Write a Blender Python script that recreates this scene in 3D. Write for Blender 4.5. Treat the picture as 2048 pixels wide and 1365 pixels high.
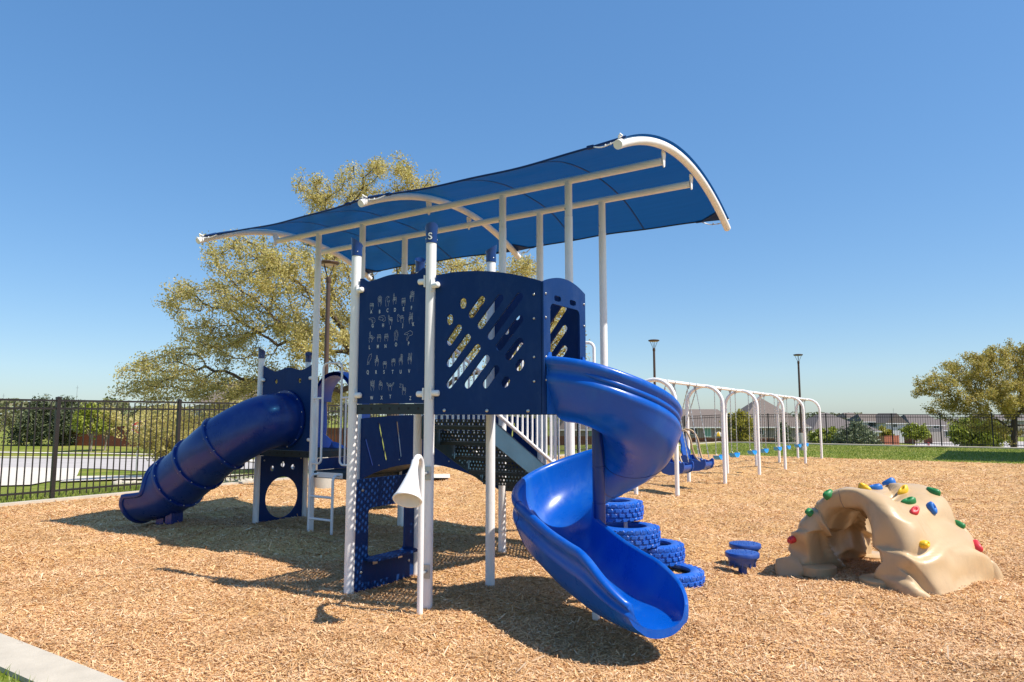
import bpy, math, random
import numpy as np
from mathutils import Vector, Matrix, noise
from mathutils.geometry import tessellate_polygon
from mathutils.bvhtree import BVHTree

for o in list(bpy.data.objects):
    bpy.data.objects.remove(o)
SC = bpy.context.scene
COL = SC.collection
R = math.radians
PI = math.pi
random.seed(7)
RNG = np.random.default_rng(11)

# ------------------------------------------------------------------ camera
F_PX, HOR, CAM_H = 1394.0, 830.0, 1.57          # focal length and horizon row for a 2048 px wide frame
PITCH = math.atan((HOR - 682.5) / F_PX)
cam_d = bpy.data.cameras.new('camera')
cam = bpy.data.objects.new('camera', cam_d)
COL.objects.link(cam)
cam.location = (0, 0, CAM_H)
cam.rotation_euler = (R(90) + PITCH, 0, 0)
cam_d.sensor_width = 36.0
cam_d.lens = 36.0 * F_PX / 2048.0
cam_d.clip_start = 0.05
cam_d.clip_end = 6000
SC.camera = cam

# ------------------------------------------------------------------ sky, sun, exposure
SUN_TO = Vector((0.668, -0.294, 1.0)).normalized()
SUN_EL = math.asin(SUN_TO.z)
world = bpy.data.worlds.new('World')
SC.world = world
world.use_nodes = True
wn = world.node_tree.nodes
wl = world.node_tree.links
bg = wn['Background']
sky = wn.new('ShaderNodeTexSky')
sky.sky_type = 'NISHITA'
sky.sun_disc = False
sky.sun_elevation = SUN_EL
sky.sun_rotation = math.atan2(SUN_TO.x, SUN_TO.y)
sky.altitude = 200
sky.air_density = 1.0
sky.dust_density = 0.6
sky.ozone_density = 2.5
sat = wn.new('ShaderNodeHueSaturation')
sat.inputs['Saturation'].default_value = 1.6
gam = wn.new('ShaderNodeGamma')
gam.inputs['Gamma'].default_value = 0.55
wl.new(sky.outputs['Color'], gam.inputs['Color'])
wl.new(gam.outputs['Color'], sat.inputs['Color'])
tint = wn.new('ShaderNodeMixRGB')
tint.blend_type = 'MULTIPLY'
tint.inputs['Fac'].default_value = 1.0
tint.inputs['Color2'].default_value = (1.17, 1.37, 1.60, 1)
wl.new(sat.outputs['Color'], tint.inputs['Color1'])
wl.new(tint.outputs['Color'], bg.inputs['Color'])
bg.inputs['Strength'].default_value = 0.15
sun_d = bpy.data.lights.new('sun', 'SUN')
sun_d.energy = 4.7
sun_d.angle = R(0.53)
sun_d.color = (1.0, 0.94, 0.85)
sun = bpy.data.objects.new('sun', sun_d)
COL.objects.link(sun)
sun.rotation_euler = (-SUN_TO).to_track_quat('-Z', 'Y').to_euler()
sun.location = (10, -10, 30)
SC.view_settings.view_transform = 'Standard'
SC.view_settings.look = 'None'
SC.view_settings.exposure = 0.48
SC.view_settings.gamma = 1.0
SC.view_settings.use_curve_mapping = False

# ------------------------------------------------------------------ playground frame: P to the right and near, Q to the right and far
TH = 0.5789
BW = (-0.6957, 5.8943)
CP, SP = math.cos(TH), math.sin(TH)


def W(p, q):
    return (BW[0] + p * CP + q * SP, BW[1] - p * SP + q * CP)


def PQ(x, y):
    x = x - BW[0]
    y = y - BW[1]
    return x * CP - y * SP, x * SP + y * CP


def sstep(a, b, t):
    t = max(0.0, min(1.0, (t - a) / (b - a)))
    return t * t * (3 - 2 * t)


BED = (-10.2, 14.0, -2.24, 25.8)       # wood chip bed in p, q


def mound(p, q):
    w = sstep(-10.2, -9.4, p) * sstep(-2.24, -1.7, q) * (1 - sstep(24.8, 25.8, q))
    a = noise.noise((p * 1.05, q * 1.05, 3.1)) * 0.068 + noise.noise((p * 2.3, q * 2.3, 8.2)) * 0.036
    # hollows worn at the slide exits and under the swings
    for (hp, hq, r, d) in ((2.05, -0.25, 0.55, 0.055), (-6.9, 0.9, 0.6, 0.05), (1.72, 3.15, 0.75, 0.085)):
        a -= d * math.exp(-((p - hp) ** 2 + (q - hq) ** 2) / (r * r))
    if -3 < p < 0 and 8 < q < 25:
        for k in range(5):
            for f in ((0.9, 2.3) if k == 0 else (1.05, 2.42)):
                a -= 0.07 * math.exp(-((p + 1.535) ** 2 / 0.5 + (q - 8.9 - 3.2 * k - f) ** 2 / 0.16))
    return w * (a - 0.005)


def terrain(x, y):
    p, q = PQ(x, y)
    base = -0.0069 * max(0.0, min(q, 42.6) - 6.0)
    dl = max(0.0, -10.6 - p)
    dr = max(0.0, q - 43.2)
    t = sstep(-0.16, 0.12, x / max(1.0, y))
    gl = min(0.065 * dl, 1.7)
    gr = 0.055 * dr if dr < 68 else 3.74 + 0.021 * (min(dr, 400) - 68)
    if dr > 0 and dl > 0:
        d = math.hypot(dl, dr)
        gl = min(0.065 * max(dl, 0.6 * d), 1.7)
        gr = max(gr, min(0.05 * d, 3.7)) if dr < 68 else gr
    if dr <= 0:
        return base - gl if dl > 0 else base
    return base - (1 - t) * max(gl, min(gr, 1.7)) - t * gr


def ground_z(x, y):
    p, q = PQ(x, y)
    z = terrain(x, y)
    if BED[0] < p < BED[1] and BED[2] < q < BED[3]:
        z += mound(p, q)
    return z


def pix_dir(px, py):
    a = (px - 1024.0) / F_PX
    b = (682.5 - py) / F_PX
    c, s = math.cos(PITCH), math.sin(PITCH)
    return Vector((a, c - b * s, s + b * c))


def hit(px, py, maxd=500):
    """where the ray of a photo pixel meets the terrain"""
    d = pix_dir(px, py)
    t, step = 2.0, 0.25
    while t < maxd:
        p = d * t
        if p.z + CAM_H < terrain(p.x, p.y):
            break
        t += step
        step = max(0.25, t * 0.01)
    return d.x * t, d.y * t


def at_y(px, py, Y):
    d = pix_dir(px, py)
    k = Y / d.y
    return d.x * k, Y, d.z * k + CAM_H


# ------------------------------------------------------------------ mesh builder
class MB:
    def __init__(s):
        s.v, s.f = [], []

    def add(s, vs, fs):
        o = len(s.v)
        s.v += [tuple(v) for v in vs]
        s.f += [tuple(i + o for i in f) for f in fs]

    def box(s, x0, x1, y0, y1, z0, z1):
        s.add([(x0, y0, z0), (x1, y0, z0), (x1, y1, z0), (x0, y1, z0), (x0, y0, z1), (x1, y0, z1), (x1, y1, z1), (x0, y1, z1)],
              [(0, 3, 2, 1), (4, 5, 6, 7), (0, 1, 5, 4), (1, 2, 6, 5), (2, 3, 7, 6), (3, 0, 4, 7)])
        return s

    def obox(s, c, ax, ay, az):
        c, ax, ay, az = Vector(c), Vector(ax), Vector(ay), Vector(az)
        vs = [c + ax * i + ay * j + az * k for k in (-1, 1) for j in (-1, 1) for i in (-1, 1)]
        s.add(vs, [(0, 2, 3, 1), (4, 5, 7, 6), (0, 1, 5, 4), (1, 3, 7, 5), (3, 2, 6, 7), (2, 0, 4, 6)])
        return s

    def bar(s, a, b, w, h, up=(0, 0, 1)):
        a, b = Vector(a), Vector(b)
        d = (b - a)
        L = d.length
        d.normalize()
        u = Vector(up)
        sd = d.cross(u)
        if sd.length < 1e-4:
            sd = d.cross(Vector((1, 0, 0)))
        sd.normalize()
        u = sd.cross(d)
        return s.obox((a + b) / 2, d * (L / 2), sd * (w / 2), u * (h / 2))

    def tube(s, pts, r, n=12, caps=True, closed=False):
        pts = [Vector(p) for p in pts]
        m = len(pts)
        rs = r if isinstance(r, (list, tuple)) else [r] * m
        tg = []
        for i in range(m):
            if closed:
                t = pts[(i + 1) % m] - pts[i - 1]
            else:
                t = pts[min(i + 1, m - 1)] - pts[max(i - 1, 0)]
            tg.append(t.normalized())
        nrm = tg[0].orthogonal().normalized()
        if abs(tg[0].z) < 0.9:
            nrm = tg[0].cross(Vector((0, 0, 1))).normalized()
        vs = []
        for i in range(m):
            if i:
                q = tg[i - 1].rotation_difference(tg[i])
                nrm = (q @ nrm)
                nrm = (nrm - tg[i] * nrm.dot(tg[i])).normalized()
            bn = tg[i].cross(nrm)
            for k in range(n):
                a = 2 * PI * k / n
                vs.append(pts[i] + (nrm * math.cos(a) + bn * math.sin(a)) * rs[i])
        fs = []
        for i in range(m if closed else m - 1):
            j = (i + 1) % m
            for k in range(n):
                k2 = (k + 1) % n
                fs.append((i * n + k, i * n + k2, j * n + k2, j * n + k))
        if caps and not closed:
            fs.append(tuple(range(n - 1, -1, -1)))
            fs.append(tuple((m - 1) * n + k for k in range(n)))
        s.add(vs, fs)
        return s

    def lathe(s, prof, n=24, c=(0, 0, 0), M=None):
        vs, fs = [], []
        for (r, z) in prof:
            for k in range(n):
                a = 2 * PI * k / n
                v = Vector((r * math.cos(a), r * math.sin(a), z))
                if M is not None:
                    v = M @ v
                vs.append(v + Vector(c))
        m = len(prof)
        for i in range(m - 1):
            for k in range(n):
                k2 = (k + 1) % n
                fs.append((i * n + k, i * n + k2, (i + 1) * n + k2, (i + 1) * n + k))
        if prof[0][0] > 1e-6:
            fs.append(tuple(range(n - 1, -1, -1)))
        if prof[-1][0] > 1e-6:
            fs.append(tuple((m - 1) * n + k for k in range(n)))
        s.add(vs, fs)
        return s

    def plate(s, loops, fn, t):
        """flat plate with holes: loops of (u, v); fn(u, v, w) -> xyz; thickness t centred on w = 0"""
        flat = [p for l in loops for p in l]
        tris = tessellate_polygon([[Vector((u, v, 0)) for u, v in l] for l in loops])
        n = len(flat)
        vs = [fn(u, v, t / 2) for u, v in flat] + [fn(u, v, -t / 2) for u, v in flat]
        fs = []
        for a, b, c in tris:
            A, B, C = flat[a], flat[b], flat[c]
            if (B[0] - A[0]) * (C[1] - A[1]) - (B[1] - A[1]) * (C[0] - A[0]) < 0:
                a, c = c, a
            fs.append((a, b, c))
            fs.append((a + n, c + n, b + n))
        o = 0
        for li, l in enumerate(loops):
            m = len(l)
            ar = sum(l[i][0] * l[(i + 1) % m][1] - l[(i + 1) % m][0] * l[i][1] for i in range(m))
            ccw = ar > 0
            for i in range(m):
                j = (i + 1) % m
                f = (o + i, o + i + n, o + j + n, o + j)
                if ccw != (li == 0):
                    f = f[::-1]
                fs.append(f)
            o += m
        s.add(vs, fs)
        return s

    def grid(s, rows, closed_u=False, flip=False):
        """rows: list of equal-length point lists"""
        nu = len(rows[0])
        vs = [p for r in rows for p in r]
        fs = []
        for i in range(len(rows) - 1):
            for k in range(nu if closed_u else nu - 1):
                k2 = (k + 1) % nu
                f = (i * nu + k, i * nu + k2, (i + 1) * nu + k2, (i + 1) * nu + k)
                fs.append(f[::-1] if flip else f)
        s.add(vs, fs)
        return s

    def build(s, name, mat, parent=None, smooth=None, kind=None):
        me = bpy.data.meshes.new(name)
        me.from_pydata(s.v, [], s.f)
        me.update()
        if smooth is not None:
            me.polygons.foreach_set('use_smooth', [True] * len(me.polygons))
            if smooth < 179:
                me.set_sharp_from_angle(angle=R(smooth))
        if mat is not None:
            me.materials.append(mat)
        o = bpy.data.objects.new(name, me)
        COL.objects.link(o)
        if parent is not None:
            o.parent = parent
        if kind:
            o['kind'] = kind
        return o


def np_mesh(name, V, Fq, mat, parent=None, kind=None, smooth=False, vn=None):
    """V (n,3), Fq (m,k) index array"""
    V = np.asarray(V, dtype=np.float32)
    Fq = np.asarray(Fq, dtype=np.int32)
    me = bpy.data.meshes.new(name)
    me.vertices.add(len(V))
    me.vertices.foreach_set('co', V.ravel())
    k = Fq.shape[1]
    me.loops.add(Fq.size)
    me.loops.foreach_set('vertex_index', Fq.ravel())
    me.polygons.add(len(Fq))
    me.polygons.foreach_set('loop_start', np.arange(0, Fq.size, k, dtype=np.int32))
    me.update(calc_edges=True)
    if smooth:
        me.polygons.foreach_set('use_smooth', [True] * len(Fq))
    me.materials.append(mat)
    o = bpy.data.objects.new(name, me)
    COL.objects.link(o)
    if parent is not None:
        o.parent = parent
    if kind:
        o['kind'] = kind
    return o


def tag(o, label, cat, group=None):
    o['label'] = label
    o['category'] = cat
    if group:
        o['group'] = group
    return o


def thing(name, loc=(0, 0, 0), rz=0.0, label=None, cat=None, group=None):
    o = bpy.data.objects.new(name, None)
    o.empty_display_size = 0.2
    COL.objects.link(o)
    o.location = loc
    o.rotation_euler = (0, 0, rz)
    if label:
        tag(o, label, cat, group)
    return o


def node(name, parent, loc=(0, 0, 0), rz=0.0):
    o = thing(name, loc, rz)
    o.parent = parent
    return o


def copy_tree(o, parent=None):
    c = o.copy()
    COL.objects.link(c)
    c.parent = parent
    for ch in o.children:
        copy_tree(ch, c)
    return c


def dup(o, parent, loc=None, rot=None, name=None):
    c = o.copy()
    COL.objects.link(c)
    c.parent = parent
    if loc is not None:
        c.location = loc
    if rot is not None:
        c.rotation_euler = rot
    return c


def catmull(pts, n=8):
    pts = [Vector(p) for p in pts]
    out = []
    for i in range(len(pts) - 1):
        p0 = pts[max(i - 1, 0)]
        p1, p2 = pts[i], pts[i + 1]
        p3 = pts[min(i + 2, len(pts) - 1)]
        for k in range(n):
            t = k / n
            out.append(0.5 * ((2 * p1) + (p2 - p0) * t + (2 * p0 - 5 * p1 + 4 * p2 - p3) * t * t + (3 * p1 - p0 - 3 * p2 + p3) * t ** 3))
    out.append(pts[-1])
    return out


def arc_corner(a, b, c, r, n=6):
    """rounded corner points at b"""
    a, b, c = Vector(a), Vector(b), Vector(c)
    u, v = (a - b).normalized(), (c - b).normalized()
    ang = u.angle(v)
    d = r / math.tan(ang / 2)
    p, q = b + u * d, b + v * d
    ctr = b + (u + v).normalized() * (r / math.sin(ang / 2))
    out = []
    for i in range(n + 1):
        t = i / n
        m = (p - ctr).lerp(q - ctr, t).normalized() * r
        out.append(ctr + m)
    return out


def pipe(pts, r_c):
    pts = [Vector(p) for p in pts]
    out = [pts[0]]
    for i in range(1, len(pts) - 1):
        out += arc_corner(pts[i - 1], pts[i], pts[i + 1], r_c)
    out.append(pts[-1])
    return out


# ------------------------------------------------------------------ materials
MATS = {}


def new_mat(name):
    m = bpy.data.materials.new(name)
    m.use_nodes = True
    nt = m.node_tree
    return m, nt.nodes, nt.links, nt.nodes['Principled BSDF']


def ramp(n, stops):
    cr = n.new('ShaderNodeValToRGB')
    el = cr.color_ramp.elements
    while len(el) < len(stops):
        el.new(0.5)
    for e, (p, c) in zip(el, stops):
        e.position = p
        e.color = (c[0], c[1], c[2], 1)
    return cr


def mat(name, col, rough=0.5, metal=0.0, var=0.12, vscale=3.0, bump=0.0, bscale=60.0, spec=0.5, dirt=None, coat=0.0):
    if name in MATS:
        return MATS[name]
    m, n, l, b = new_mat(name)
    tc = n.new('ShaderNodeTexCoord')
    ns = n.new('ShaderNodeTexNoise')
    ns.inputs['Scale'].default_value = vscale
    ns.inputs['Detail'].default_value = 6
    ns.inputs['Roughness'].default_value = 0.65
    l.new(tc.outputs['Object'], ns.inputs['Vector'])
    lo = [c * (1 - var) for c in col]
    hi = [min(1, c * (1 + var)) for c in col]
    cr = ramp(n, [(0.3, lo), (0.7, hi)])
    l.new(ns.outputs['Fac'], cr.inputs['Fac'])
    out = cr.outputs['Color']
    if dirt is not None:
        n2 = n.new('ShaderNodeTexNoise')
        n2.inputs['Scale'].default_value = 14
        n2.inputs['Detail'].default_value = 8
        n2.inputs['Roughness'].default_value = 0.75
        l.new(tc.outputs['Object'], n2.inputs['Vector'])
        r2 = ramp(n, [(0.58, (0, 0, 0)), (0.8, (0.45, 0.45, 0.45))])
        l.new(n2.outputs['Fac'], r2.inputs['Fac'])
        mx = n.new('ShaderNodeMixRGB')
        mx.inputs['Color2'].default_value = (*dirt, 1)
        l.new(r2.outputs['Color'], mx.inputs['Fac'])
        l.new(out, mx.inputs['Color1'])
        out = mx.outputs['Color']
    l.new(out, b.inputs['Base Color'])
    rr = n.new('ShaderNodeMapRange')
    rr.inputs['To Min'].default_value = max(0.02, rough - 0.08)
    rr.inputs['To Max'].default_value = min(1, rough + 0.1)
    l.new(ns.outputs['Fac'], rr.inputs['Value'])
    l.new(rr.outputs['Result'], b.inputs['Roughness'])
    b.inputs['Metallic'].default_value = metal
    b.inputs['Specular IOR Level'].default_value = spec
    b.inputs['Coat Weight'].default_value = coat
    b.inputs['Coat Roughness'].default_value = 0.12
    if bump > 0:
        nb = n.new('ShaderNodeTexNoise')
        nb.inputs['Scale'].default_value = bscale
        nb.inputs['Detail'].default_value = 4
        l.new(tc.outputs['Object'], nb.inputs['Vector'])
        bp = n.new('ShaderNodeBump')
        bp.inputs['Strength'].default_value = bump
        bp.inputs['Distance'].default_value = 0.01
        l.new(nb.outputs['Fac'], bp.inputs['Height'])
        l.new(bp.outputs['Normal'], b.inputs['Normal'])
    MATS[name] = m
    return m


WHITE = mat('white powder coat', (0.87, 0.84, 0.82), 0.38, var=0.03, bump=0.03, bscale=220, dirt=(0.62, 0.55, 0.48))
NAVY = mat('navy plastic sheet', (0.005, 0.031, 0.130), 0.48, spec=0.15, var=0.08, bump=0.08, bscale=260, dirt=(0.05, 0.08, 0.15))
DECKM = mat('dark coated steel', (0.012, 0.024, 0.032), 0.55, var=0.2, bump=0.1, bscale=120)
STRING = mat('blue grey coated steel', (0.035, 0.085, 0.13), 0.5, var=0.15, dirt=(0.10, 0.14, 0.17), bump=0.06, bscale=160)
SLIDE = mat('royal blue moulded plastic', (0.001, 0.082, 0.43), 0.28, spec=0.38, var=0.06, bump=0.03, bscale=90, coat=0.05)
TUBEM = mat('deep blue moulded plastic', (0.002, 0.027, 0.185), 0.28, var=0.08, bump=0.03, bscale=70, coat=0.1)
CAPM = mat('blue post cap plastic', (0.004, 0.030, 0.15), 0.25, var=0.08, coat=0.2)
PRINT = mat('engraved pale core', (0.66, 0.68, 0.68), 0.6, var=0.05)
STEEL = mat('bolt steel', (0.55, 0.53, 0.50), 0.3, metal=0.9, var=0.1)
GALV = mat('galvanised steel', (0.48, 0.48, 0.47), 0.42, metal=0.6, var=0.15)
DARK = mat('black webbing', (0.012, 0.013, 0.018), 0.8, var=0.2)
PODM = mat('blue pod plastic', (0.012, 0.06, 0.30), 0.35, var=0.1, bump=0.05, bscale=80)
TYREM = mat('blue rubber', (0.008, 0.10, 0.48), 0.38, var=0.12, bump=0.06, bscale=120, dirt=(0.10, 0.17, 0.35))
ROCKM = mat('tan moulded rock', (0.52, 0.36, 0.195), 0.36, var=0.08, vscale=2.0, bump=0.05, bscale=60, dirt=(0.42, 0.30, 0.18))
SEATB = mat('light blue belt rubber', (0.03, 0.30, 0.75), 0.45, var=0.08)
SEATG = mat('worn grey belt underside', (0.20, 0.16, 0.14), 0.7, var=0.1)
ADSEAT = mat('blue bucket seat plastic', (0.010, 0.075, 0.36), 0.3, var=0.08)
TANBAR = mat('tan restraint plastic', (0.42, 0.29, 0.16), 0.5, var=0.1)
IRON = mat('dark bronze coated steel', (0.018, 0.014, 0.012), 0.42, var=0.2)
IRONB = mat('black coated steel', (0.009, 0.009, 0.010), 0.45, var=0.2)
BRONZE = mat('bronze lamp paint', (0.075, 0.045, 0.032), 0.45, var=0.12)
LENS = mat('frosted lamp lens', (0.55, 0.50, 0.42), 0.5, var=0.05)
CONC = mat('concrete', (0.50, 0.44, 0.35), 0.85, var=0.12, vscale=4, bump=0.25, bscale=90, dirt=(0.40, 0.34, 0.27))
CONCG = mat('pier concrete', (0.40, 0.375, 0.32), 0.85, var=0.15, vscale=5, bump=0.3, bscale=70)
PAVE = mat('pale street concrete', (0.64, 0.57, 0.47), 0.85, var=0.08, vscale=0.7, bump=0.2, bscale=60)
ASPH = mat('pale worn asphalt', (0.44, 0.40, 0.37), 0.9, var=0.1, vscale=0.6, bump=0.3, bscale=40)
ROOF = mat('taupe shingles', (0.165, 0.13, 0.11), 0.9, var=0.15, vscale=3, bump=0.4, bscale=12)
ROOF2 = mat('grey brown shingles', (0.15, 0.125, 0.115), 0.9, var=0.15, vscale=3, bump=0.4, bscale=12)
WALLT = mat('taupe brick wall', (0.34, 0.27, 0.23), 0.85, var=0.25, vscale=6)
WALLW = mat('white siding', (0.56, 0.55, 0.54), 0.7, var=0.05)
WALLC = mat('cream render', (0.36, 0.315, 0.275), 0.8, var=0.08)
TRIM = mat('white trim', (0.75, 0.74, 0.72), 0.6, var=0.04)
GLASSD = mat('dark window glass', (0.03, 0.045, 0.05), 0.08, var=0.2)
GLASSG = mat('green tinted shade', (0.22, 0.42, 0.32), 0.4, var=0.1)
WOODR = mat('red stained cedar', (0.27, 0.075, 0.032), 0.8, var=0.22, vscale=5, bump=0.2, bscale=30)
WOODB = mat('dark stained cedar', (0.20, 0.055, 0.025), 0.8, var=0.25, vscale=5, bump=0.2, bscale=30)
WOODL = mat('new pale cedar', (0.50, 0.24, 0.11), 0.8, var=0.15, vscale=5)
BARK = mat('oak bark', (0.085, 0.060, 0.044), 0.9, var=0.35, vscale=5, bump=0.7, bscale=18)
BARKL = mat('pale bark', (0.30, 0.25, 0.20), 0.9, var=0.25, vscale=6, bump=0.3, bscale=25)
SIGNR = mat('stop sign red', (0.50, 0.02, 0.025), 0.4, var=0.05)
SIGNW = mat('sign white', (0.8, 0.8, 0.8), 0.4, var=0.03)
SIGNB = mat('street sign blue', (0.02, 0.10, 0.40), 0.4, var=0.05)
HR = mat('red hold', (0.60, 0.03, 0.04), 0.45, var=0.08)
HB = mat('blue hold', (0.02, 0.15, 0.50), 0.45, var=0.08)
HY = mat('yellow hold', (0.80, 0.47, 0.015), 0.45, var=0.08)
HG = mat('green hold', (0.02, 0.20, 0.05), 0.45, var=0.08)


def leaf_mat(name, cols, trans=0.35):
    m, n, l, b = new_mat(name)
    g = n.new('ShaderNodeNewGeometry')
    cr = ramp(n, [(i / (len(cols) - 1), c) for i, c in enumerate(cols)])
    l.new(g.outputs['Random Per Island'], cr.inputs['Fac'])
    l.new(cr.outputs['Color'], b.inputs['Base Color'])
    b.inputs['Roughness'].default_value = 0.55
    tr = n.new('ShaderNodeBsdfTranslucent')
    l.new(cr.outputs['Color'], tr.inputs['Color'])
    mx = n.new('ShaderNodeMixShader')
    mx.inputs['Fac'].default_value = trans
    l.new(b.outputs['BSDF'], mx.inputs[1])
    l.new(tr.outputs['BSDF'], mx.inputs[2])
    l.new(mx.outputs['Shader'], n['Material Output'].inputs['Surface'])
    return m


OAKL = leaf_mat('oak spring leaves', [(0.42, 0.34, 0.10), (0.58, 0.49, 0.15), (0.68, 0.59, 0.26), (0.47, 0.43, 0.11), (0.62, 0.49, 0.26)], 0.45)
OAKD = leaf_mat('oak leaves', [(0.32, 0.25, 0.06), (0.47, 0.38, 0.08), (0.56, 0.46, 0.12), (0.38, 0.34, 0.07), (0.50, 0.37, 0.15)], 0.42)
CEDAR = leaf_mat('cedar foliage', [(0.05, 0.065, 0.03), (0.09, 0.11, 0.045), (0.13, 0.15, 0.06)], 0.15)
JUNI = leaf_mat('juniper foliage', [(0.10, 0.12, 0.06), (0.16, 0.19, 0.09), (0.22, 0.25, 0.13)], 0.15)
LIME = leaf_mat('lime spring leaves', [(0.16, 0.20, 0.02), (0.28, 0.32, 0.03), (0.36, 0.38, 0.05)])
YELL = leaf_mat('golden spring leaves', [(0.26, 0.23, 0.02), (0.38, 0.33, 0.03), (0.42, 0.38, 0.06)])
FARL = leaf_mat('far woodland', [(0.12, 0.12, 0.05), (0.20, 0.17, 0.08), (0.13, 0.17, 0.05), (0.22, 0.18, 0.10)], 0.2)
BLADE = leaf_mat('grass blades', [(0.13, 0.19, 0.02), (0.21, 0.28, 0.03), (0.29, 0.35, 0.05), (0.42, 0.40, 0.13)], 0.3)
CHIPM = leaf_mat('wood chips', [(0.33, 0.15, 0.055), (0.60, 0.335, 0.13), (0.70, 0.415, 0.175), (0.76, 0.49, 0.225), (0.68, 0.395, 0.16), (0.84, 0.63, 0.37), (0.52, 0.28, 0.105), (0.78, 0.53, 0.26), (0.42, 0.205, 0.075), (0.74, 0.46, 0.205)], 0.0)


def patchy(m):
    """broad damp and dusty patches over a per-piece colour"""
    n, l = m.node_tree.nodes, m.node_tree.links
    b = n['Principled BSDF']
    src = b.inputs['Base Color'].links[0].from_socket
    tc = n.new('ShaderNodeTexCoord')
    a = n.new('ShaderNodeTexNoise')
    a.inputs['Scale'].default_value = 0.9
    a.inputs['Detail'].default_value = 7
    a.inputs['Roughness'].default_value = 0.62
    l.new(tc.outputs['Object'], a.inputs['Vector'])
    r = ramp(n, [(0.30, (0.70, 0.65, 0.64)), (0.48, (0.98, 0.965, 1.05)), (0.72, (1.08, 1.09, 1.24))])
    l.new(a.outputs['Fac'], r.inputs['Fac'])
    mu = n.new('ShaderNodeMixRGB')
    mu.blend_type = 'MULTIPLY'
    mu.inputs['Fac'].default_value = 1
    l.new(src, mu.inputs['Color1'])
    l.new(r.outputs['Color'], mu.inputs['Color2'])
    l.new(mu.outputs['Color'], b.inputs['Base Color'])
    b.inputs['Roughness'].default_value = 0.7


patchy(CHIPM)


def scuffed(m, dust, amt=0.5):
    """dust film, fine scratches and uneven gloss on moulded plastic"""
    n, l = m.node_tree.nodes, m.node_tree.links
    b = n['Principled BSDF']
    src = b.inputs['Base Color'].links[0].from_socket
    tc = n.new('ShaderNodeTexCoord')
    fac = None
    for (sx, sy, sz, lo, hi, k) in ((5, 5, 2.2, 0.50, 0.86, 1.0), (220, 14, 60, 0.70, 0.84, 0.55), (16, 190, 50, 0.71, 0.85, 0.5)):
        mp = n.new('ShaderNodeMapping')
        mp.inputs['Scale'].default_value = (sx, sy, sz)
        mp.inputs['Rotation'].default_value = (0.3, 0.2, 0.5)
        l.new(tc.outputs['Object'], mp.inputs['Vector'])
        t = n.new('ShaderNodeTexNoise')
        t.inputs['Scale'].default_value = 1
        t.inputs['Detail'].default_value = 7
        t.inputs['Roughness'].default_value = 0.7
        l.new(mp.outputs['Vector'], t.inputs['Vector'])
        r = n.new('ShaderNodeMapRange')
        r.inputs['From Min'].default_value = lo
        r.inputs['From Max'].default_value = hi
        r.inputs['To Max'].default_value = k * amt
        l.new(t.outputs['Fac'], r.inputs['Value'])
        if fac is None:
            fac = r.outputs['Result']
        else:
            mxm = n.new('ShaderNodeMath')
            mxm.operation = 'MAXIMUM'
            l.new(fac, mxm.inputs[0])
            l.new(r.outputs['Result'], mxm.inputs[1])
            fac = mxm.outputs[0]
    mx = n.new('ShaderNodeMixRGB')
    mx.inputs['Color2'].default_value = (*dust, 1)
    l.new(fac, mx.inputs['Fac'])
    l.new(src, mx.inputs['Color1'])
    l.new(mx.outputs['Color'], b.inputs['Base Color'])
    old = b.inputs['Roughness'].links[0].from_socket
    ad = n.new('ShaderNodeMath')
    ad.operation = 'ADD'
    l.new(old, ad.inputs[0])
    ml = n.new('ShaderNodeMath')
    ml.operation = 'MULTIPLY'
    ml.inputs[1].default_value = 0.7
    l.new(fac, ml.inputs[0])
    l.new(ml.outputs[0], ad.inputs[1])
    l.new(ad.outputs[0], b.inputs['Roughness'])


scuffed(SLIDE, (0.035, 0.17, 0.46), 0.6)
scuffed(TUBEM, (0.05, 0.11, 0.28), 0.55)
scuffed(NAVY, (0.05, 0.10, 0.22), 0.45)
scuffed(ROCKM, (0.36, 0.25, 0.145), 0.8)
scuffed(TYREM, (0.22, 0.28, 0.45), 0.6)
scuffed(WHITE, (0.58, 0.51, 0.45), 0.3)
scuffed(PODM, (0.14, 0.20, 0.40), 0.5)


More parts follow.
